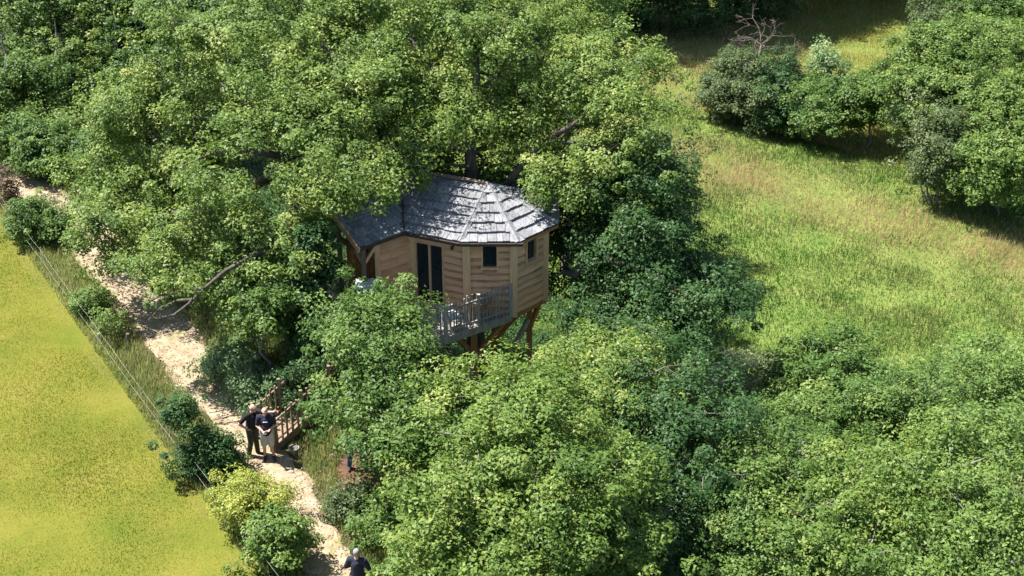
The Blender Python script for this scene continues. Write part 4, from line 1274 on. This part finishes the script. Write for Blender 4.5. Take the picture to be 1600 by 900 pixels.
chair((-1.85, 40.25, FL), 2.2, 'pale blue grey armchair on the deck behind the railing')
tb = empty('deck_table', (-0.95, 40.75, FL), 'small round wooden table on the deck below the window', 'table')
m = MB()
m.tube([(-0.95, 40.75, FL + 0.68), (-0.95, 40.75, FL + 0.72)], [0.33, 0.33], 20); m.build('table_top', BROWNWOOD, tb)
for k in range(3):
    a = k * 2.1
    MB().beam((-0.95 + 0.08 * math.cos(a), 40.75 + 0.08 * math.sin(a), FL + 0.68), (-0.95 + 0.26 * math.cos(a), 40.75 + 0.26 * math.sin(a), FL), 0.04, 0.04).build('leg', BROWNWOOD, tb)
bx = empty('deck_box', (-4.45, 40.62, FL), 'tall dark box with a pale blue lid on the deck before the porch', 'storage box')
MB().box((-4.75, 40.40, FL), (-4.15, 40.84, FL + 1.28)).build('case', SPA_SIDE, bx)
MB().hexa([(-4.8, 40.34, FL + 1.285), (-4.1, 40.34, FL + 1.285), (-4.1, 40.9, FL + 1.285), (-4.8, 40.9, FL + 1.285), (-4.78, 40.36, FL + 1.33), (-4.12, 40.36, FL + 1.33), (-4.12, 40.88, FL + 1.37), (-4.78, 40.88, FL + 1.37)]).build('lid', SPA, bx)

# ------------------------------------------------------------------ footbridge from the path
fb = empty('footbridge', (-6.75, 35.72, gz(-6.75, 35.72)), 'brown picket sided footbridge climbing from the path towards the treehouse deck', 'footbridge')
BR = [V3((-6.78, 35.72, 0.12)), V3((-5.3, 37.25, 0.80)), V3((-4.75, 40.0, 1.34))]
BL = [V3((-7.45, 36.35, 0.12)), V3((-6.05, 37.8, 0.80)), V3((-5.55, 40.1, 1.34))]
for A in (BR, BL):
    for i in range(2):
        MB().beam(A[i] - upz * 0.08, A[i + 1] - upz * 0.08, 0.07, 0.26).build('side_beam', BROWNWOOD, fb)
    railing(A, fb, 'railing', BROWNWOOD, h=0.98, gap=0.19, pick=(0.065, 0.065), sway=0.04, top=0.08)
for i in range(2):
    n = int((BR[i + 1] - BR[i]).length / 0.16)
    for q in range(n):
        f0, f1 = (q + 0.04) / n, (q + 0.96) / n
        a0, a1, b0, b1 = BR[i].lerp(BR[i + 1], f0), BR[i].lerp(BR[i + 1], f1), BL[i].lerp(BL[i + 1], f0), BL[i].lerp(BL[i + 1], f1)
        MB().hexa([a0, a1, b1, b0, a0 + upz * 0.035, a1 + upz * 0.035, b1 + upz * 0.035, b0 + upz * 0.035]).build('plank', BROWNWOOD, fb)
MB().box((-5.4, 37.2, gz(-5.3, 37.2) - 0.2), (-5.26, 37.34, 0.7)).build('support_post', BROWNWOOD, fb)
MB().box((-6.15, 37.75, gz(-6, 37.8) - 0.2), (-6.0, 37.9, 0.7)).build('support_post', BROWNWOOD, fb)
# taller round gate posts with a white notice board on the nearest
for p in ((-6.86, 35.62), (-6.74, 35.60)):
    MB().tube([(p[0], p[1], gz(*p) - 0.1), (p[0] + 0.01, p[1], 0.8), (p[0] - 0.02, p[1], 1.58)], [0.045, 0.042, 0.035], 8).build('gate_post', BROWNWOOD, fb)
MB().hexa([(-6.94, 35.53, 0.55), (-6.72, 35.50, 0.55), (-6.72, 35.53, 0.55), (-6.94, 35.56, 0.55), (-6.98, 35.53, 1.3), (-6.78, 35.50, 1.22), (-6.78, 35.53, 1.22), (-6.98, 35.56, 1.3)]).build('board', WHITE, fb)

# ------------------------------------------------------------------ wire fence, stones, stump
fe = empty('wire_fence', (*FENCE_A, gz(*FENCE_A)), 'thin white wire fence with slim posts along the yellow field edge', 'fence')
fd = (FENCE_B - FENCE_A) / np.linalg.norm(FENCE_B - FENCE_A)
fpost = []
for px, py in ((359, 822), (268, 705), (157, 545), (75, 425), (5, 322)):
    g = G(px, py, 0)
    s = (np.array((g.x, g.y)) - FENCE_A) @ fd
    q = FENCE_A + fd * s
    fpost.append(q)
fpost = [FENCE_A] + fpost + [FENCE_B]
for q in fpost:
    z = gz(*q)
    MB().tube([(q[0], q[1], z - 0.1), (q[0], q[1], z + 0.5), (q[0] + 0.015, q[1], z + 1.0)], [0.014, 0.014, 0.012], 6).build('post', WIRE, fe)
for hz_ in (0.50, 0.92):
    m = MB()
    for i in range(len(fpost) - 1):
        a, b = fpost[i], fpost[i + 1]
        pts = []
        for k in range(9):
            f = k / 8
            q = a * (1 - f) + b * f
            pts.append((q[0] - 0.016, q[1], gz(*q) + hz_ - 0.05 * math.sin(math.pi * f)))
        m.tube(pts, [0.0022] * 9, 4)
    m.build('wire', WIRE, fe)
g = G(201, 540, 0)
m = MB(); m.tube([(g.x, g.y, -0.1), (g.x, g.y, 0.25), (g.x + 0.02, g.y, 0.45)], [0.075, 0.07, 0.06], 9)
tag(m.build('stump_post', BARK), 'short dark wooden stump post at the left edge of the pale path', 'post')


def rock(name, label, x, y, s, seed, mat=None, group=None):
    r = random.Random(seed)
    bm = bmesh.new()
    bmesh.ops.create_icosphere(bm, subdivisions=2, radius=1)
    k = V3((s[0], s[1], s[2]))
    for v in bm.verts:
        q = v.co.copy()
        v.co = V3((q.x * k.x, q.y * k.y, max(q.z, -0.45) * k.z)) * (1 + 0.12 * math.sin(q.x * 3 + seed) + r.uniform(-0.07, 0.07))
    me = bpy.data.meshes.new(name); bm.to_mesh(me); bm.free()
    return tag(link(name, me, mat or STONE, None, (x, y, gz(x, y) + s[2] * 0.35)), label, 'stone', group)


g = G(460, 708, 0)
tr_ = empty('basin', (g.x, g.y, gz(g.x, g.y)), 'pale round stone basin on the ground under the footbridge head', 'basin')
m = MB(); m.tube([(g.x, g.y, gz(g.x, g.y) - 0.02), (g.x, g.y, gz(g.x, g.y) + 0.12), (g.x, g.y, gz(g.x, g.y) + 0.2)], [0.10, 0.14, 0.15], 16); m.build('bowl', STONE, tr_)
m = MB(); m.tube([(g.x, g.y, gz(g.x, g.y) + 0.201), (g.x, g.y, gz(g.x, g.y) + 0.215)], [0.12, 0.118], 16); m.build('inside', SPA_SIDE, tr_)
for i, (px, py, lab) in enumerate([(452, 722, 'small pale stone on the path just below the round basin'), (453, 741, 'flat pale stone in the middle of the shaded path'), (520, 713, 'pale broken stone at the foot of the red earth bank'), (530, 722, 'larger pale stone on the red earth bank by the blue jeans')]):
    g = G(px, py, -0.05)
    rock('stone', lab, g.x, g.y, (0.10 + 0.03 * (i % 3), 0.08, 0.05), 5 + i, group='loose stones by the path')
# loose gravel on the path
n = 5200
ii = RNG.integers(0, len(PATH) - 1, n); ff = RNG.random(n)[:, None]
q = PATH[ii] * (1 - ff) + PATH[ii + 1] * ff
dd = PATH[ii + 1] - PATH[ii]; dd = dd / np.linalg.norm(dd, axis=1)[:, None]
q = q + np.stack([dd[:, 1], -dd[:, 0]], -1) * RNG.uniform(-1.15, 1.15, n)[:, None]
s = RNG.uniform(0.012, 0.045, n)
z = ground_z(q[:, 0], q[:, 1]) + 0.035
tet = np.array([(1, 0, -0.3), (-0.5, 0.87, -0.3), (-0.5, -0.87, -0.3), (0.1, 0.1, 0.7)])
V = np.stack([q[:, 0], q[:, 1], z], -1)[:, None, :] + tet[None] * s[:, None, None] * RNG.uniform(0.6, 1.3, (n, 4, 3))
F = (np.arange(n) * 4)[:, None, None] + np.array([(0, 1, 3), (1, 2, 3), (2, 0, 3), (0, 2, 1)])[None]
tag(link('path_gravel', np_mesh('path_gravel', V.reshape(-1, 3), 3, faces=F.reshape(-1, 3)), M_PATH), 'loose pale gravel scattered over the path', 'gravel', None, 'stuff')

# ------------------------------------------------------------------ people: one remeshed skin body each, clothes as children
def blob(name, caps, voxel, mat, parent, smooth=3, ratio=0.35):
    """one continuous surface round tapered capsules (p, q, rp, rq) and ellipsoids (centre, (rx, ry, rz))"""
    bm = bmesh.new()
    for c in caps:
        if len(c) == 4:
            a, b, ra, rb = V3(c[0]), V3(c[1]), c[2], c[3]
            L = (b - a).length
            rot = (b - a).to_track_quat('Z', 'Y').to_matrix().to_4x4() if L > 1e-5 else Matrix()
            if L > 1e-5:
                bmesh.ops.create_cone(bm, cap_ends=True, segments=14, radius1=ra, radius2=rb, depth=L, matrix=Matrix.Translation((a + b) / 2) @ rot)
            bmesh.ops.create_icosphere(bm, subdivisions=2, radius=ra, matrix=Matrix.Translation(a))
            bmesh.ops.create_icosphere(bm, subdivisions=2, radius=rb, matrix=Matrix.Translation(b))
        else:
            r = c[1]
            M = Matrix.Translation(V3(c[0])) @ (c[2] if len(c) > 2 and c[2] is not None else Matrix()) @ Matrix.Diagonal((r[0], r[1], r[2], 1))
            bmesh.ops.create_icosphere(bm, subdivisions=3, radius=1, matrix=M)
    me = bpy.data.meshes.new(name); bm.to_mesh(me); bm.free()
    o = bpy.data.objects.new(name, me); COL.objects.link(o)
    md = o.modifiers.new('r', 'REMESH'); md.mode = 'VOXEL'; md.voxel_size = voxel
    ms = o.modifiers.new('s', 'SMOOTH'); ms.iterations = smooth; ms.factor = 0.5
    dc = o.modifiers.new('d', 'DECIMATE'); dc.ratio = ratio
    dg = bpy.context.evaluated_depsgraph_get()
    out = bpy.data.meshes.new_from_object(o.evaluated_get(dg))
    bpy.data.objects.remove(o); bpy.data.meshes.remove(me)
    out.name = name
    out.materials.clear()
    out.polygons.foreach_set('use_smooth', np.ones(len(out.polygons), dtype=bool))
    return link(name, out, mat, parent)


def hand(w, e, side, curl=0.5, palm=None):
    """palm and five bent fingers continuing the forearm from elbow e to wrist w"""
    w, e = V3(w), V3(e)
    d = (w - e).normalized()
    pn = V3(palm) if palm is not None else V3((side * -1.0, 0, 0))
    pn = (pn - d * pn.dot(d)).normalized()
    s = d.cross(pn).normalized()
    caps = []
    k = w + d * 0.085
    for i, (o, L) in enumerate(((-0.030, 0.068), (-0.010, 0.078), (0.010, 0.073), (0.029, 0.058))):
        a = w + d * 0.02 + s * o * 0.6
        b = k + s * o
        caps.append((a, b, 0.017, 0.013))
        m = b + (d * math.cos(curl * 0.7) + pn * math.sin(curl * 0.7)) * L * 0.5
        t = m + (d * math.cos(curl * 1.8) + pn * math.sin(curl * 1.8)) * L * 0.5
        caps += [(b, m, 0.0105, 0.0095), (m, t, 0.0095, 0.008)]
    a = w + d * 0.03 - s * 0.028
    b = a + (d * 0.6 - s * 0.75 + pn * 0.35).normalized() * 0.04
    t = b + (d * 0.85 - s * 0.1 + pn * 0.5).normalized() * 0.035
    caps += [(a, b, 0.014, 0.0115), (b, t, 0.0115, 0.009)]
    return caps


def person(label, loc, yaw, J, lower, upper_mat, lower_mat, hair, hair_mat, build=1.0, sleeve='short', belly=0.0, print_mark=False, curl=(0.6, 0.6), palms=(None, None), look=(0, 0)):
    root = empty('person', loc, label, 'person')
    g = {k: V3(v) for k, v in J.items()}
    Rz = Matrix.Rotation(look[0], 4, 'Z') @ Matrix.Rotation(look[1], 4, 'X')
    hd, nk = g['head'], g['neck']
    H = lambda x, y, z: hd + (Rz @ V3((x, y, z)))
    body = [(g['pelvis'], g['spine'], 0.125 * build, 0.125 * build), (g['spine'], g['chest'], 0.125 * build, 0.135 * build),
            (g['shL'], g['shR'], 0.062, 0.062), (g['chest'], nk, 0.10, 0.058), (nk, H(0, 0.015, -0.06), 0.056, 0.055),
            (g['hipL'], g['hipR'], 0.105 * build, 0.105 * build)]
    for s, sg in (('L', 1), ('R', -1)):
        body += [(g['sh' + s], g['el' + s], 0.055 * build, 0.042), (g['el' + s], g['wr' + s], 0.042, 0.027),
                 (g['hip' + s], g['kn' + s], 0.092 * build, 0.058), (g['kn' + s], g['an' + s], 0.056, 0.038)]
        kn, an = g['kn' + s], g['an' + s]
        body.append((kn.lerp(an, 0.15) + V3((0, 0.02, 0)), kn.lerp(an, 0.5) + V3((0, 0.015, 0)), 0.05, 0.044))
        body += [(an + V3((0, 0.02, -0.03)), g['toe' + s], 0.035, 0.028)]
        body += hand(g['wr' + s], g['el' + s], sg, curl[0 if s == 'L' else 1], palms[0 if s == 'L' else 1])
    body += [(H(0, 0.012, 0.025), (0.076, 0.096, 0.098), Rz), (H(0, -0.022, -0.055), (0.055, 0.066, 0.062), Rz), (H(0, -0.035, -0.09), H(0, -0.075, -0.088), 0.03, 0.022),
             (H(0, -0.085, 0.022), H(0, -0.108, -0.022), 0.010, 0.016), (H(-0.02, -0.088, -0.055), H(0.02, -0.088, -0.055), 0.009, 0.009),
             (H(-0.035, -0.078, 0.042), H(0.035, -0.078, 0.042), 0.012, 0.012), (H(0.08, 0.01, 0.02), H(0.082, 0.018, -0.025), 0.014, 0.010), (H(-0.08, 0.01, 0.02), H(-0.082, 0.018, -0.025), 0.014, 0.010)]
    blob('body', body, 0.0085, SKIN, root, 2, 0.22)
    for sg in (-1, 1):
        m = MB(); c = H(0.032 * sg, -0.083, 0.020)
        bm = bmesh.new(); bmesh.ops.create_icosphere(bm, subdivisions=1, radius=0.011, matrix=Matrix.Translation(c))
        me = bpy.data.meshes.new('eye'); bm.to_mesh(me); bm.free(); link('eye', me, EYE, root)
    sh = [(g['pelvis'] + V3((0, 0, -0.02)), g['spine'], 0.158 * build, 0.15 * build), (g['spine'], g['chest'], 0.15 * build, 0.155 * build), (g['shL'], g['shR'], 0.085, 0.085), (g['chest'], nk + V3((0, 0, -0.05)), 0.13, 0.078),
          (g['hipL'] * 0.9 + g['pelvis'] * 0.1, g['hipR'] * 0.9 + g['pelvis'] * 0.1, 0.118 * build, 0.118 * build)]
    if belly: sh.append(((g['spine'] + V3((0, -0.05, -0.03))), (0.16 * build, 0.10 + belly, 0.17)))
    for s in 'LR':
        a, b, c = g['sh' + s], g['el' + s], g['wr' + s]
        if sleeve == 'short': sh.append((a, a.lerp(b, 0.72), 0.078 * build, 0.068))
        else: sh += [(a, b, 0.08 * build, 0.062), (b, b.lerp(c, 0.93), 0.062, 0.046)]
    blob('shirt', sh, 0.011, upper_mat, root, 4, 0.3)
    tr = [(g['hipL'], g['hipR'], 0.122 * build, 0.122 * build), (g['pelvis'], g['pelvis'] + V3((0, 0, 0.06)), 0.14 * build, 0.13 * build)]
    for s in 'LR':
        h, k, a = g['hip' + s], g['kn' + s], g['an' + s]
        if lower == 'shorts': tr.append((h, h.lerp(k, 0.98), 0.115 * build, 0.095))
        elif lower == 'cropped': tr += [(h, k, 0.112 * build, 0.085), (k, k.lerp(a, 0.35), 0.085, 0.075)]
        else: tr += [(h, k, 0.112 * build, 0.082), (k, a + V3((0, 0, -0.01)), 0.082, 0.068)]
    blob('shorts' if lower == 'shorts' else 'trousers', tr, 0.011, lower_mat, root, 4, 0.3)
    for s in 'LR':
        a, t = g['an' + s], g['toe' + s]
        blob('shoe', [(a + V3((0, 0.03, -0.035)), t + V3((0, -0.02, 0)), 0.048, 0.04), (a + V3((0, 0.02, 0.0)), a + V3((0, 0, -0.03)), 0.046, 0.05)], 0.012, SHOE, root, 2, 0.6)
    if hair == 'bald':
        hc = [(H(0.06, 0.045, 0.015), (0.026, 0.05, 0.045), Rz), (H(-0.06, 0.045, 0.015), (0.026, 0.05, 0.045), Rz), (H(0, 0.085, 0.005), (0.06, 0.03, 0.05), Rz)]
    else:
        hc = [(H(0, 0.028, 0.045), (0.083, 0.092, 0.092), Rz), (H(0, 0.07, 0.0), (0.066, 0.045, 0.07), Rz)]
    blob('hair', hc, 0.009, hair_mat, root, 2, 0.5)
    if print_mark:
        c = g['chest']
        m = MB()
        for x in (-0.05, -0.02, 0.01, 0.04):
            z = 0.012 * abs(x) * 10
            y = c.y - 0.172
            m.hexa([(x - 0.012, y, c.z + 0.02 + z * 0.3), (x + 0.012, y, c.z + 0.02 + z * 0.3), (x + 0.012, y + 0.05, c.z + 0.02), (x - 0.012, y + 0.05, c.z + 0.02),
                    (x - 0.012, y, c.z + 0.035 + z * 0.3), (x + 0.012, y, c.z + 0.035 + z * 0.3), (x + 0.012, y + 0.05, c.z + 0.035), (x - 0.012, y + 0.05, c.z + 0.035)])
        me = bpy.data.meshes.new('chest_print'); me.from_pydata(m.v, [], m.f); link('chest_print', me, PRINT, root)
    root.rotation_euler = (0, 0, yaw)
    return root


BASE = dict(pelvis=(0, 0, 0.98), spine=(0, 0, 1.14), chest=(0, 0.0, 1.32), neck=(0, 0.01, 1.49), head=(0, -0.02, 1.635), shL=(0.175, 0, 1.42), shR=(-0.175, 0, 1.42),
            elL=(0.25, 0.04, 1.14), elR=(-0.25, 0.04, 1.14), wrL=(0.22, -0.05, 0.90), wrR=(-0.22, -0.05, 0.90),
            hipL=(0.085, 0, 0.93), hipR=(-0.085, 0, 0.93), knL=(0.10, -0.03, 0.51), knR=(-0.10, -0.03, 0.51), anL=(0.11, 0.02, 0.09), anR=(-0.11, 0.02, 0.09), toeL=(0.13, -0.15, 0.035), toeR=(-0.13, -0.15, 0.035))
JB = dict(BASE, elL=(0.25, -0.02, 1.15), elR=(-0.25, -0.02, 1.15), wrL=(0.10, -0.24, 1.13), wrR=(-0.09, -0.25, 1.11), anL=(0.13, 0.0, 0.09), toeL=(0.17, -0.16, 0.035), head=(0, -0.05, 1.625))
gB = G(421, 718, 0.0)
person('man in dark tee and pale shorts looking at a phone beside the footbridge', (gB.x, gB.y, gz(gB.x, gB.y) + 0.02), 0.1, JB, 'shorts', NAVY_TEE, STONE_CLOTH, 'bald', HAIR_GREY, build=1.1, belly=0.05, print_mark=True, curl=(1.0, 1.0), palms=((-0.3, 0, 1), (0.3, 0, 1)), look=(0.0, 0.22))
ph = MB(); ph.box((gB.x - 0.045, gB.y - 0.40, 1.14), (gB.x + 0.055, gB.y - 0.27, 1.155))
tag(ph.build('phone', SPA_SIDE), 'dark phone held in both hands by the man in pale shorts', 'phone')
JA = dict(BASE, pelvis=(0, 0.02, 0.96), spine=(0.0, 0.0, 1.12), chest=(0.02, -0.04, 1.30), neck=(0.03, -0.06, 1.47), head=(0.04, -0.11, 1.605), shL=(0.19, -0.06, 1.41), shR=(-0.15, 0.0, 1.39),
          elL=(0.30, -0.33, 1.42), wrL=(0.40, -0.56, 1.46), elR=(-0.31, 0.14, 1.16), wrR=(-0.19, -0.02, 1.0), anL=(0.10, -0.06, 0.09), toeL=(0.11, -0.23, 0.035), anR=(-0.12, 0.06, 0.09), toeR=(-0.15, -0.11, 0.035))
gA = G(397, 711, 0.0)
person('man in black tee and olive trousers leaning one arm on the gate post', (gA.x, gA.y, gz(gA.x, gA.y) + 0.02), 0.95, JA, 'long', BLACK_TEE, OLIVE_CLOTH, 'bald', HAIR_GREY, build=0.95, curl=(0.5, 0.9))
JD = dict(BASE, elL=(0.29, -0.02, 1.17), elR=(-0.29, -0.02, 1.17), wrL=(0.12, -0.22, 1.12), wrR=(-0.12, -0.23, 1.12), head=(0, -0.03, 1.63))
gD = G(562, 944, 0.0)
person('man in navy pullover seen from behind at the bottom edge of the path', (gD.x, gD.y, gz(gD.x, gD.y) + 0.02), math.pi - 0.15, JD, 'long', NAVY_TEE, OLIVE_CLOTH, 'short', HAIR_GREY, build=1.08, sleeve='long')
JC = dict(BASE, pelvis=(0, 0.10, 0.92), spine=(0, 0.0, 1.06), chest=(0, -0.16, 1.18), neck=(0, -0.30, 1.28), head=(0, -0.40, 1.36), shL=(0.18, -0.22, 1.24), shR=(-0.18, -0.22, 1.24), elL=(0.25, -0.36, 1.0), elR=(-0.25, -0.36, 1.0), wrL=(0.16, -0.5, 0.84), wrR=(-0.16, -0.5, 0.84),
          hipL=(0.09, 0.10, 0.90), hipR=(-0.09, 0.10, 0.90), knL=(0.17, -0.02, 0.49), knR=(-0.17, -0.02, 0.49), anL=(0.20, 0.06, 0.09), anR=(-0.20, 0.08, 0.09), toeL=(0.23, -0.11, 0.035), toeR=(-0.23, -0.09, 0.035))
gC = G(558, 738, -0.08)
person('stooping person in blue jeans half hidden under the young oak', (gC.x, gC.y, gz(gC.x, gC.y) + 0.04), 0.2, JC, 'long', BLUE_TOP, JEANS, 'short', HAIR_DARK, look=(0, 0.5))

print('TRIS foliage', TRIS[0], 'all', sum(sum(len(p.vertices) - 2 for p in m.polygons) if len(m.polygons) < 20000 else len(m.loops) - 2 * len(m.polygons) for m in bpy.data.meshes))
